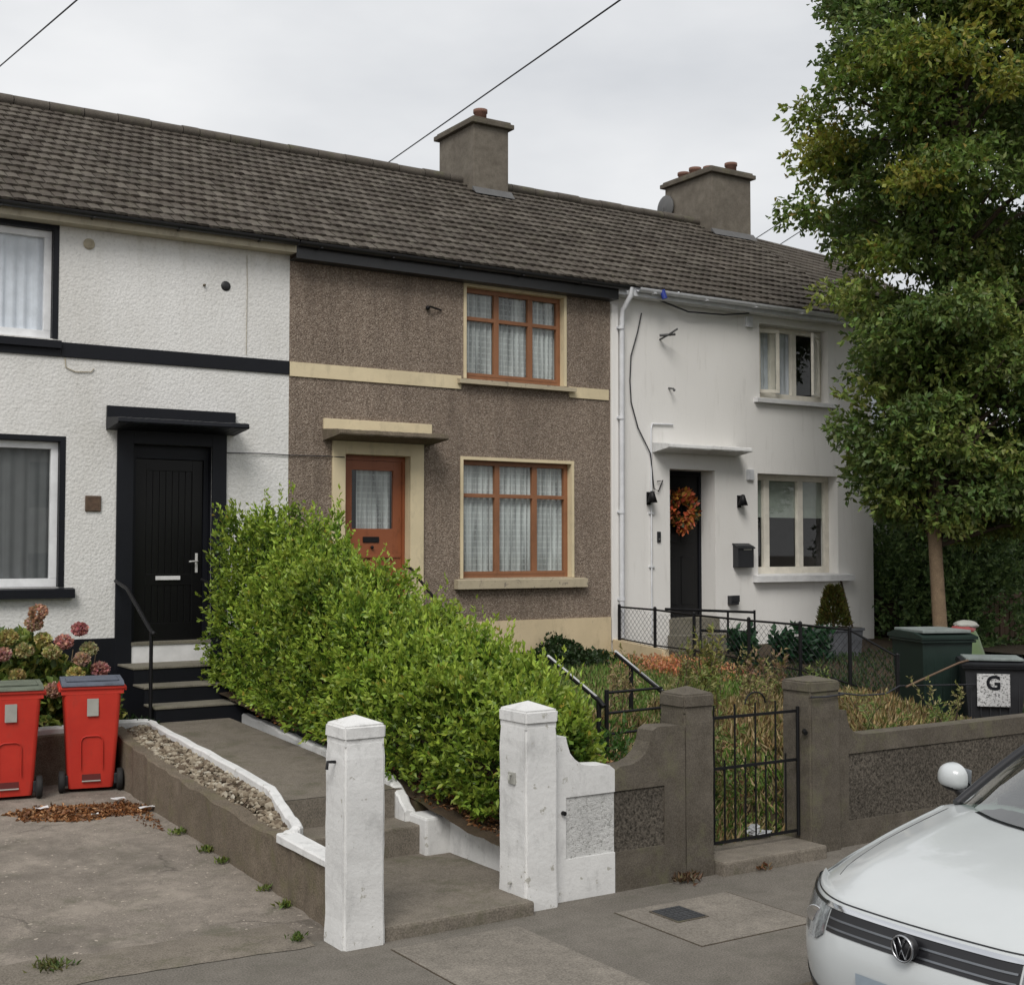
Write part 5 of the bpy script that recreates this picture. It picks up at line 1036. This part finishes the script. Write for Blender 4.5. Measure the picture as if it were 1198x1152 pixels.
# --- hydrangea in the left bed
t = empty('hydrangea', (3.0,-1.0,.62)); tag(t, 'hydrangea bush with pink and yellowing flower heads behind the red bins', 'shrub'); off = np.array([3.0,-1.0,.62])
N4 = 1500; X = rng.uniform(1.6,3.75,N4); top = np.interp(X, [1.6,2.6,3.0,3.3,3.7], [.98,.98,.85,.62,.35]); Y = rng.uniform(-1.45,-.35,N4); q = rng.uniform(0,1,N4)**.6; Z = .62+q*top
def hyc(tt, k):
    c = np.array([(.14,.21,.045),(.21,.27,.055),(.42,.40,.10),(.08,.13,.04),(.30,.32,.08)])[rng.choice(5,len(k),p=[.38,.28,.10,.14,.10])]; return c*rng.uniform(.6,1.35,(len(k),1))
leaf_mesh('foliage', [shoots(np.stack([X,Y,Z],1)-off, unit(rng.normal(size=(N4,3))+np.array([0,-.5,.6])), .10, 7, .11, .062, hyc, .9)], M['leaf'], t)
mb = MB()
for k in range(40): x = random.uniform(1.7,3.6); y = random.uniform(-1.3,-.5); mb.tube([(x-3.0,y+1.0,0),(x-3.0+random.uniform(-.1,.1),y+1.0,.3),(x-3.0+random.uniform(-.2,.2),y+1.0,.75)], [.010,.008,.004], 5)
mb.build('stems', M['bark'], t)
for k, (px, pz, c) in enumerate(((2.97,1.81,(.50,.30,.20)),(2.94,1.7,(.54,.38,.26)),(3.35,1.64,(.56,.24,.23)),(3.21,1.52,(.56,.28,.24)),(3.03,1.55,(.50,.44,.18)),(3.1,1.43,(.50,.46,.20)),(3.32,1.21,(.48,.42,.14)),(3.57,1.24,(.50,.25,.22)),(3.38,1.35,(.54,.38,.26)),(3.12,1.07,(.52,.32,.24)),(2.71,1.58,(.48,.42,.16)),(2.79,1.22,(.44,.38,.15)),(2.65,1.43,(.54,.32,.26)),(3.46,1.44,(.45,.42,.22)),(2.85,1.45,(.46,.42,.2)))):
    n = 230; V = unit(rng.normal(size=(n,3))); ctr = np.array([px, -1.5+.04*math.sin(k*2), pz])-off; o = leaf_mesh('flower_head', [leaf_arrays(ctr+V*rng.uniform(.045,.06)*np.array([1.1,1,.8]), unit(V+rng.normal(size=(n,3))*.8), .042, .036, jitter_col(c, n, .3, .18), .2)], M['leaf'], t)
weed((3.85,-1.3,.62), 300, .14, (.03,.06,.02), 'low dark green plants in the bed left of the black steps', name='low_plant', cat='plant', spread=.14, W=.2)

# --- street-side tree
def tree(loc, lab, lean=(-.15,0), seed=1):
    rs = random.Random(seed); t = empty('tree', loc); tag(t, lab, 'tree')
    mb = MB(); H_ = 9.0; ax = lambda z: (lean[0]*min(z,2.2)/2.2+max(0,z-2.2)*.10, 0)
    mb.tube([(*ax(z), z) for z in (0,.5,1.2,2.0,3.0,4.5,6.0,7.5)], [.108,.095,.088,.085,.08,.075,.055,.03], 10)
    mb.build('trunk', M['bark'], t)
    cl = []; lm = MB()
    # crown outline: radius by height
    rad = [(2.0,1.3),(2.5,1.75),(3.2,1.95),(4.0,2.05),(5.0,2.5),(6.0,2.8),(7.0,2.85),(8.0,2.55),(9.0,2.2),(9.8,1.3)]
    for k in range(400):
        z = rs.uniform(1.95,9.7); r_ = interp(z, rad); a = rs.uniform(0,2*math.pi); f_ = rs.random()**.5*rs.uniform(.86,1.04); sh = interp(z, [(2,.9),(3.5,1.05),(5.3,1.08),(6.3,.95),(9,.9)])
        x, y = sh+r_*f_*math.cos(a), .80*r_*f_*math.sin(a); cl.append((x,y,z,rs.uniform(.30,.52),f_))
        if k % 3 == 0: b0 = max(1.7, z-rs.uniform(.6,1.4)); lm.tube([(*ax(b0), b0),(x*.5,y*.5,lerp(b0,z,.55)+.1),(x,y,z)], [.045,.028,.008], 5, cap=False)
    lm.build('branches', M['bark2'], t)
    parts = []
    for (x,y,z,r_,f_) in cl:
        n = int(125*r_/.4); V = unit(rng.normal(size=(n,3)))*(rng.uniform(0,1,(n,1))**.45)*r_*np.array([1.15,1.15,.62]); C_ = np.array([x,y,z])+V
        D = unit(V*.9+rng.normal(size=(n,3))*.35+np.array([x*.15,y*.15,-.22])); 
        u_ = rs.random(); yel = (5.4 < z < 8.3 and rs.random() < min(.9, (.1-x)/1.5)) or u_ < .02
        basec = np.array([(.16,.21,.032),(.22,.235,.035),(.11,.165,.03)][rs.randrange(3)]) if yel else np.array([(.125,.18,.042),(.095,.145,.036),(.165,.22,.05),(.21,.26,.06)][rs.choice([0,0,1,1,2,3])])
        cc = jitter_col(basec, n*4, .32, .15)
        if yel: q = rng.random(n*4) < .04; cc[q] = (.24,.19,.04)
        parts.append(shoots(C_, D, .11, 4, .102, .052, lambda tt, k: cc[np.arange(len(k))], .95))
    leaf_mesh('crown', parts, M['leaf'], t); return t
tree((14.05,-3.0,.75), 'broad leafy green tree with a yellowing left side and slim pale trunk')
# --- evergreens and fence behind on the right
def evergreen(loc, rx, ry, hz, n, lab, cols=((.14,.22,.075),(.19,.27,.095),(.09,.15,.055)), z0=.0, top=None, nm='evergreen_shrub'):
    t = empty(nm, loc); tag(t, lab, 'shrub', 'dark evergreen shrubs behind the tree'); rs = random.Random(n); C_ = []; D_ = []
    for k in range(n):
        a = rs.uniform(0,2*math.pi); el = math.asin(rs.uniform(-.1,1)); f_ = 1+.13*math.sin(a*5+el*4)+.08*math.sin(a*11+2); f_ *= rs.uniform(.72,1.03)
        x, y, z = rx*math.cos(a)*math.cos(el)**.5*f_, ry*math.sin(a)*math.cos(el)**.5*f_, z0+(hz-z0)*max(0,math.sin(el))**.75*f_; C_.append((x,y,z)); D_.append((x,y,z*.3+.3))
    C_ = np.array(C_); D_ = unit(np.array(D_)+rng.normal(size=(n,3))*.6)
    mb = MB(); 
    for k in range(7): a = k*.9; mb.tube([(.1*math.cos(a),.1*math.sin(a),0),(rx*.4*math.cos(a),ry*.4*math.sin(a),hz*.5),(rx*.6*math.cos(a),ry*.6*math.sin(a),hz*.8)], [.05,.035,.015], 6)
    mb.build('stems', M['bark2'], t); leaf_mesh('foliage', [shoots(C_, D_, .2, 9, .10, .05, cmix(list(cols), .45), .9)], M['leaf'], t); return t
evergreen((17.5,-.2,.85), 1.25, 1.1, 2.75, 2600, 'dark evergreen shrub close to the corner of the white end house')
evergreen((19.6,.3,.85), 1.5, 1.3, 3.2, 2800, 'dark evergreen shrub directly behind the pale tree trunk')
evergreen((22.2,.2,.85), 1.9, 1.4, 3.5, 3000, 'large dark evergreen shrub at the right edge behind the timber fence')
evergreen((16.95,-.75,.8), .5, .45, 1.5, 900, 'low dark shrub between the white end house and the tree trunk')
evergreen((21.0,4.0,.85), 3.4, 1.6, 4.2, 3200, 'tall dark hedge mass furthest back behind the tree')
t = empty('timber_fence', (20.0,-1.0,.72)); tag(t, 'weathered dark brown timber fence in the shade at the right edge', 'fence')
for k in range(44): 
    mb = MB(); x = -2.6+k*.125; hh = 1.0+random.uniform(-.02,.02); mb.cbox(x, x+.108, -.01+.004*(k%2), .012+.004*(k%2), 0, hh, .003); mb.build('board', M['wood_dark'], t)
mb = MB(); mb.cbox(-2.62,2.9,-.055,-.012,.90,.98,.006); mb.cbox(-2.6,2.9,.02,.06,.2,.28,.005); mb.build('rail', M['wood_dark'], t)
t = empty('barrel', (16.8,.4,.85)); tag(t, 'old brown ribbed barrel standing past the corner of the white end house', 'barrel'); mb = MB(); mb.lathe([(0,0),(.28,0),(.31,.3),(.30,.34),(.32,.5),(.31,.8),(.29,.82),(0,.82)], (0,0,0), 24); mb.build('barrel', M['bark2'], t)

# ================================================================== OVERHEAD LINES
def wire(a, b, lab, r_=.011, sag=.25):
    a, b = Vector(a), Vector(b); mb = MB(); mb.tube([a.lerp(b, q)-Vector((0,0,4*sag*q*(1-q))) for q in np.linspace(0,1,25)], r_, 5); o = mb.build('overhead_cable', M['wire']); tag(o, lab, 'overhead cable'); return o
def wire2(p, q, e0, e1, lab, r_=.010):
    p, q = Vector(p), Vector(q); wire(p+(p-q)*e0, q+(q-p)*e1, lab, r_, 0.0)
wire2((3.82,5,9.28), (3.62,0,8.40), .8, 1.8, 'thin overhead cable crossing the top left corner of the sky')
wire2((9.92,5,8.81), (8.01,-4,7.98), .6, 1.1, 'overhead cable rising from behind the brown house roof up to the top edge')
wire2((18.64,5,8.85), (19.86,5,9.59), .4, 3, 'upper thin cable right of the right-hand chimney')
wire2((19.36,5,8.84), (19.98,5,9.21), .6, 3, 'lower thin cable right of the right-hand chimney')
mb = MB(); mb.tube([(5.36,-.035,3.51),(5.8,-.02,3.52),(6.14,-.015,3.515),(6.6,-.02,3.52),(6.85,-.045,3.515)], .006, 5); o = mb.build('wall_cable', M['wire']); tag(o, 'thin cable running along the wall between the black door and the cream door surround', 'cable')

# ================================================================== THE CAR (local: +x runs back from the nose, z up from the road)
t = CAR = empty('parked_car', (4.64, -10.41, -.08), R(.8)); CAR.scale = (1.08,1.08,1.08)
tag(t, 'white saloon car parked at the kerb, seen from its front corner', 'car')
PX = [(.14,.19),(.05,.26),(.015,.34),(.0,.44),(.0,.52),(.012,.585),(.03,.64),(.055,.695),(.08,.735),(.115,.768),(.20,.812),(.34,.865),(.53,.918),(.76,.965),(.98,1.003),(1.15,1.03),(1.28,1.045)]
def plan(x, z, t_):       # set-back of the nose towards the corners
    u = abs(t_); k = interp(x, [(0,1.0),(.13,.98),(.36,.84),(.78,.52),(1.2,.24),(1.34,.20),(4.77,.0)]) if z > .3 else 1.0
    return k*(.10*u**2+.29*max(0,u-.42)**2.1/(.58**2.1))
def halfw(x, z): return interp(z, [(.19,.84),(.30,.885),(.50,.905),(.70,.895),(.765,.875)]) if x < .14 else interp(x, [(.13,.872),(.36,.862),(.78,.845),(1.34,.83),(4.3,.82),(4.77,.76)])
def drop(x, t_): 
    u = abs(t_); k = interp(x, [(.10,0.03),(.2,.05),(.5,.075),(1.34,.07),(2,.03),(4.77,.05)]) if x > .1 else .03*0
    cr = interp(x, [(.1,.0),(.3,.006),(1.2,.010),(1.5,0)])
    return k*u**2.6-cr*math.exp(-((u-.62)/.10)**2)
PB = PX+[(1.6,1.0),(2.2,.97),(3.0,.97),(3.8,.99),(4.2,1.03),(4.55,1.05),(4.70,1.02),(4.77,.9),(4.78,.6),(4.72,.3),(4.66,.2)]
TS = sorted(set([round(v,3) for v in np.linspace(-1,1,49)]))
def S(x, z, t_):
    tail = 0 if x < 3.9 else .10*abs(t_)**3
    return (x+plan(x,z,t_)-tail, halfw(x,z)*t_, z-drop(x,t_))
def resamp(pp, n):
    P3 = [Vector((a,b)) for a,b in pp]; out_ = []
    for i in range(len(P3)-1):
        p0, p1, p2, p3_ = P3[max(i-1,0)], P3[i], P3[i+1], P3[min(i+2,len(P3)-1)]
        for k in range(n):
            q = k/n; out_.append(tuple(.5*((2*p1)+(-p0+p2)*q+(2*p0-5*p1+4*p2-p3_)*q*q+(-p0+3*p1-3*p2+p3_)*q**3)))
    out_.append(pp[-1]); return out_
PBR = resamp(PB, 3)
mb = MB(); G = [[S(x,z,tt) for tt in TS] for x, z in PBR]; mb.grid(G, 0, True, flip=False)
iN = len(resamp(PX[:10],3))-1; iT = len(resamp(PB[:24],3))-1
for sg in (1,-1):
    edge = [S(x,z,sg*1.0) for x, z in PBR]; nose = edge[:iN+1]; top_ = edge[iN:iT+1]; tail = edge[iT:][::-1]
    def at(curve, z):
        for a, b in zip(curve, curve[1:]):
            if (a[2]-z)*(b[2]-z) <= 0 and abs(a[2]-b[2]) > 1e-6: q = (z-a[2])/(b[2]-a[2]); return (lerp(a[0],b[0],q), lerp(a[1],b[1],q))
        c_ = min(curve, key=lambda p: abs(p[2]-z)); return (c_[0], c_[1])
    rows = []
    K = 14
    for k in range(K+1):
        f_ = k/K; zs0 = lerp(.19, nose[-1][2], f_); st = at(nose, zs0); en = at(tail, lerp(.2, tail[-1][2], f_)); row = []
        x0_, x1_ = top_[0][0], top_[-1][0]
        for p in top_:
            g = (p[0]-x0_)/(x1_-x0_); x = lerp(st[0], en[0], g); z = lerp(.19, p[2], f_)
            b_ = min(1, g*14); yy = lerp(abs(st[1]), abs(p[1])+.055*math.sin(min(1,(1-f_)*1.25)*math.pi*.5) if f_ < 1 else abs(p[1]), b_ if f_ < 1 else 1)
            if f_ == 0: yy -= .03*b_
            row.append((x, sg*yy, z))
        rows.append(row)
    mb.grid(rows, 0, True, flip=(sg > 0))
# underside
mb.add([(.14,-.8,.19),(4.6,-.8,.19),(4.6,.8,.19),(.14,.8,.19)], [(0,1,2,3)])
body = mb.build('body', M['carpaint'], t)
def patch(z0, z1, t0, t1, off_, n=24, m_=6, zfun=None):
    """strip lying on the nose surface between two heights, pushed forward by off_"""
    nose = resamp(PX[:11], 4); P = []
    for i in range(n+1):
        tt = lerp(t0,t1,i/n); row = []
        a, b = (zfun(tt) if zfun else (z0,z1))
        for j in range(m_+1):
            zz = lerp(a,b,j/m_); x = min(nose, key=lambda p: abs(p[1]-zz))[0]
            for p, q in zip(nose, nose[1:]):
                if (p[1]-zz)*(q[1]-zz) <= 0 and p[1] != q[1]: x = lerp(p[0],q[0],(zz-p[1])/(q[1]-p[1])); break
            uu = min(1, abs(tt)); X_, Y_, Z_ = S(x, zz, math.copysign(uu, tt)); ex = abs(tt)-uu
            d1 = plan(x, zz, min(1,uu+.01))-plan(x, zz, uu-.01); w_ = halfw(x,zz); nv = Vector((-1, d1/(.02 if uu < .99 else .01)/w_)).normalized()
            if ex > 0: X_ += ex*.75; Y_ += math.copysign(ex*.06, tt); nv = Vector((-.25,1)).normalized()
            row.append((X_+nv.x*off_, Y_+math.copysign(1,tt)*nv.y*off_, Z_))
        P.append(row)
    return P
mb = MB(); mb.grid(patch(.618,.712,-.54,.54,.004), 0); mb.build('grille', M['carblack'], t)
for z in (.640,.676): 
    g = MB(); pc = patch(z-.0045,z+.0035,-.53,.53,.010,40,2); g.grid(pc, 0, True); g.build('grille_bar', M['dull_chrome'], t)
g = MB(); g.grid(patch(.712,.730,-.60,.60,.011,50,3), 0); g.build('chrome_trim', M['chrome'], t)
g = MB(); g.grid(patch(.738,.743,-.97,.97,.003,60,2), 0); g.build('bonnet_seam', M['carblack'], t)
hl = _speck('headlight_lens', (.05,.055,.06), (.26,.28,.29), 14, .2, (.35,.65)); hl.node_tree.nodes['Principled BSDF'].inputs['Roughness'].default_value = .08; hl.node_tree.nodes['Principled BSDF'].inputs['Coat Weight'].default_value = 1
for sg in (1,-1):
    zf_ = lambda tt: (interp(abs(tt), [(.55,.60),(.62,.56),(.82,.575),(1.0,.62),(1.22,.70)]), interp(abs(tt), [(.66,.722),(.85,.728),(1.0,.732),(1.22,.735)]))
    g = MB(); g.grid(patch(0,0,sg*.55,sg*1.22,.007,34,8,zf_), 0, True, flip=False); o = g.build('headlight', hl, t)
    zf2 = lambda tt: (interp(abs(tt), [(.66,.716),(1.0,.722),(1.24,.732)]), interp(abs(tt), [(.66,.728),(1.0,.737),(1.24,.740)]))
    g = MB(); g.grid(patch(0,0,sg*.60,sg*1.24,.011,30,2,zf2), 0); g.build('trim', M['carblack'], o)
    g = MB(); g.lathe([(0,0),(.03,.0),(.045,-.012),(.05,-.012),(.05,0)], (0,0,0), 16, axis='x'); 
    pt = patch(.65,.66,sg*.68,sg*.70,.004,1,1)[0][0]; q = g.build('lens', M['chrome'], o); q.location = (pt[0]-.004,pt[1],pt[2]); q.scale = (.3,1,.8)
    zf3 = lambda tt: (interp(abs(tt), [(.5,.27),(.8,.27),(1.1,.30)]), interp(abs(tt), [(.5,.345),(.8,.375),(1.1,.40)]))
    g = MB(); g.grid(patch(0,0,sg*.52,sg*1.08,.004,24,5,zf3), 0); g.build('side_intake', M['carblack'], t)
g = MB(); g.grid(patch(.26,.36,-.50,.50,.004,24,4), 0); g.build('lower_intake', M['carblack'], t)
g = MB(); g.grid(patch(.225,.24,-.95,.95,.014,60,3), 0); g.build('chin_strip', M['carpaint'], t)
g = MB(); g.grid(patch(.40,.50,-.29,.29,.012,12,3), 0); g.build('number_plate', M['plate'], t)
# roundel with the two letters
g = MB(); bx = .0; n = 28
ring_ = lambda r_: [(-.018, r_*math.cos(2*math.pi*k/n), .668+r_*math.sin(2*math.pi*k/n)) for k in range(n+1)]
g.tube(ring_(.060), .006, 6, cap=False); g.tube([(-.016,0,.668)]+[( -.016,0,.668)], .001, 3)
def stroke(p): g.tube([(-.020,a,.668+b) for a, b in p], .0048, 5)
stroke([(-.022,.052),(0,.006),(.022,.052)]); stroke([(-.050,.026),(-.022,-.048),(0,-.004),(.022,-.048),(.050,.026)])
o = g.build('badge', M['badge_metal'], t); o.location = (.0,0,.674*.14); o.scale = (1,.86,.86); g = MB(); g.lathe([(0,-.006),(.056,-.006),(.06,.03)], (-.008,0,.668), 24, axis='x'); g.build('badge_disc', M['carblack'], o)
# bonnet shut lines
def topz(x): return interp(x, PB)
g = MB()
for sg in (1,-1):
    pts = [(interp(k_, [(0,.30),(1,1.40)]), ) for k_ in np.linspace(0,1,16)]; ln = []
    for k_ in np.linspace(0,1,18):
        xx = lerp(.14,1.18,k_); tt = sg*interp(k_, [(0,.70),(.12,.80),(.4,.875),(1,.90)]); p = S(xx, topz(xx), tt); ln.append((p[0],p[1],p[2]+.0005))
    g.tube(ln, .0028, 5)
g.build('bonnet_gap', M['carblack'], t)
# glasshouse
def gp(x, y, z): return (x,y,z)
def screen_pt(u, v):      # u -1..1 across, v 0..1 up : windscreen
    xb = .98+.32*u*u; xt = 1.98+.14*u*u; wb, wt = .73, .56; return (lerp(xb,xt,v), u*lerp(wb,wt,v), lerp(topz(xb)-drop(xb,u*.84)+.012, 1.46-.035*u*u, v)+.05*math.sin(math.pi*v)*.55)
g = MB(); P = [[screen_pt(lerp(-1,1,i/16), j/10) for j in range(11)] for i in range(17)]; g.grid(P, 0, True); g.build('windscreen', M['darkglass'], t)
g = MB(); P = [[(lerp(.97+.32*u_*u_,4.05,q_), halfw(2,.9)*u_*.88, topz(lerp(.97+.32*u_*u_,4.05,q_))-drop(lerp(.97+.32*u_*u_,4.05,q_),u_)+.009) for u_ in np.linspace(-1,1,13)] for q_ in np.linspace(0,1,22)]; g.grid(P, 0, True); g.build('cabin_lining', M['carblack'], t)
g = MB(); ro = []
for i in range(17):
    u = lerp(-1,1,i/16); ro.append([(lerp(1.97+.14*u*u, 3.62-.08*u*u, j/8), u*interp(j/8,[(0,.575),(.5,.59),(1,.55)]), 1.465-.035*u*u+.035*math.sin(math.pi*j/8)) for j in range(9)])
g.grid(ro, 0, True); g.build('roof', M['carpaint'], t)
g = MB(); P = [[(lerp(3.60-.08*u*u, 4.25-.1*u*u, j/6), u*lerp(.55,.70,j/6), lerp(1.43-.035*u*u,1.05,j/6)) for j in range(7)] for u in np.linspace(-1,1,13)]; g.grid(P, 0, True); g.build('rear_window', M['darkglass'], t)
def _half_ball():
    b_ = bmesh.new(); bmesh.ops.create_uvsphere(b_, u_segments=20, v_segments=12, radius=1)
    for v in b_.verts: v.co = Vector((v.co.x*.078 if v.co.x < 0 else v.co.x*.03, v.co.y*.080, -.036+v.co.z*.044))
    return b_
for sg in (1,-1):
    g = MB(); g.add([(1.55,sg*.755,.955),(4.05,sg*.74,1.0),(3.6,sg*.56,1.39),(2.3,sg*.575,1.39)], [(0,1,2,3)]); g.build('side_window', M['darkglass'], t)
    g = MB(); g.tube([screen_pt(sg*1.0, v) for v in np.linspace(-.02,1,12)], .024, 8); g.tube([(2.22,sg*.565,1.405),(3.55,sg*.55,1.405),(4.2,sg*.70,1.03)], .03, 8); g.build('pillar_trim', M['carblack'], t)
    g = MB(); g.tube([(2.85,sg*.575,1.40),(2.8,sg*.757,.97)], .03, 6); g.build('door_pillar', M['carblack'], t)
    g = MB(); bm = bmesh.new(); bmesh.ops.create_uvsphere(bm, u_segments=24, v_segments=14, radius=1)
    for v in bm.verts:
        c_ = v.co; xx = c_.x*.105 if c_.x < 0 else c_.x*.03; v.co = Vector((xx*.85, c_.y*.092*(1-.12*c_.z), (math.copysign(abs(c_.z)**.75, c_.z))*.074))
    g.bm(bm, 0, True); o = g.build('wing_mirror', M['carpaint'], t); o.location = (1.60, sg*.985, 1.075); o.rotation_euler = (R(sg*6),0,R(sg*-8))
    g = MB(); g.tube([(.0,0,-.03),(.0,-sg*.06,-.07),(.02,-sg*.16,-.10)], [.04,.035,.035], 8); g.build('mirror_arm', M['carblack'], o)
    g = MB(); g.bm(_half_ball(), 0, True); g.build('mirror_base', M['carblack'], o)
    g = MB(); g.add([(.031,y_,z_) for y_, z_ in ((-.09,-.055),(.09,-.055),(.085,.05),(-.085,.05))], [(0,1,2,3)]); g.build('mirror_glass', M['chrome'], o)
    for wx in (.90, 3.70):
        g = MB(); g.lathe([(.0,0),(.37,.0),(.37,.004)], (wx, sg*(.925), .33), 30, axis='y'); g.build('wheel_arch', M['carblack'], t)
        g = MB(); g.lathe([(.20,-.10),(.31,-.10),(.335,-.08),(.335,.08),(.31,.10),(.20,.10)], (wx, sg*.85, .335), 30, axis='y'); w_ = g.build('wheel', M['tyre'], t)
        g = MB(); g.lathe([(0,sg*.085),(.05,sg*.09),(.06,sg*.075),(.19,sg*.075),(.21,sg*.10)], (wx, sg*.85, .335), 30, axis='y'); g.build('rim', M['rim'], w_)
# cabin: dashboard, seats
g = MB(); g.cbox(1.5,1.9,-.66,.66,.80,1.04,.03); g.build('dashboard', M['carblack'], t)
for sg in (1,-1): g = MB(); g.cbox(2.35,2.9,sg*.38-.24,sg*.38+.24,.45,.62,.04); g.cbox(2.8,2.98,sg*.38-.24,sg*.38+.24,.6,1.1,.04); g.cbox(2.86,2.96,sg*.38-.12,sg*.38+.12,1.12,1.28,.03); g.build('seat', M['carblack'], t)
g = MB(); g.tube([(1.18,-.6,1.04),(1.14,-.3,1.055),(1.12,.1,1.06)], .007, 5); g.build('wiper', M['carblack'], t)
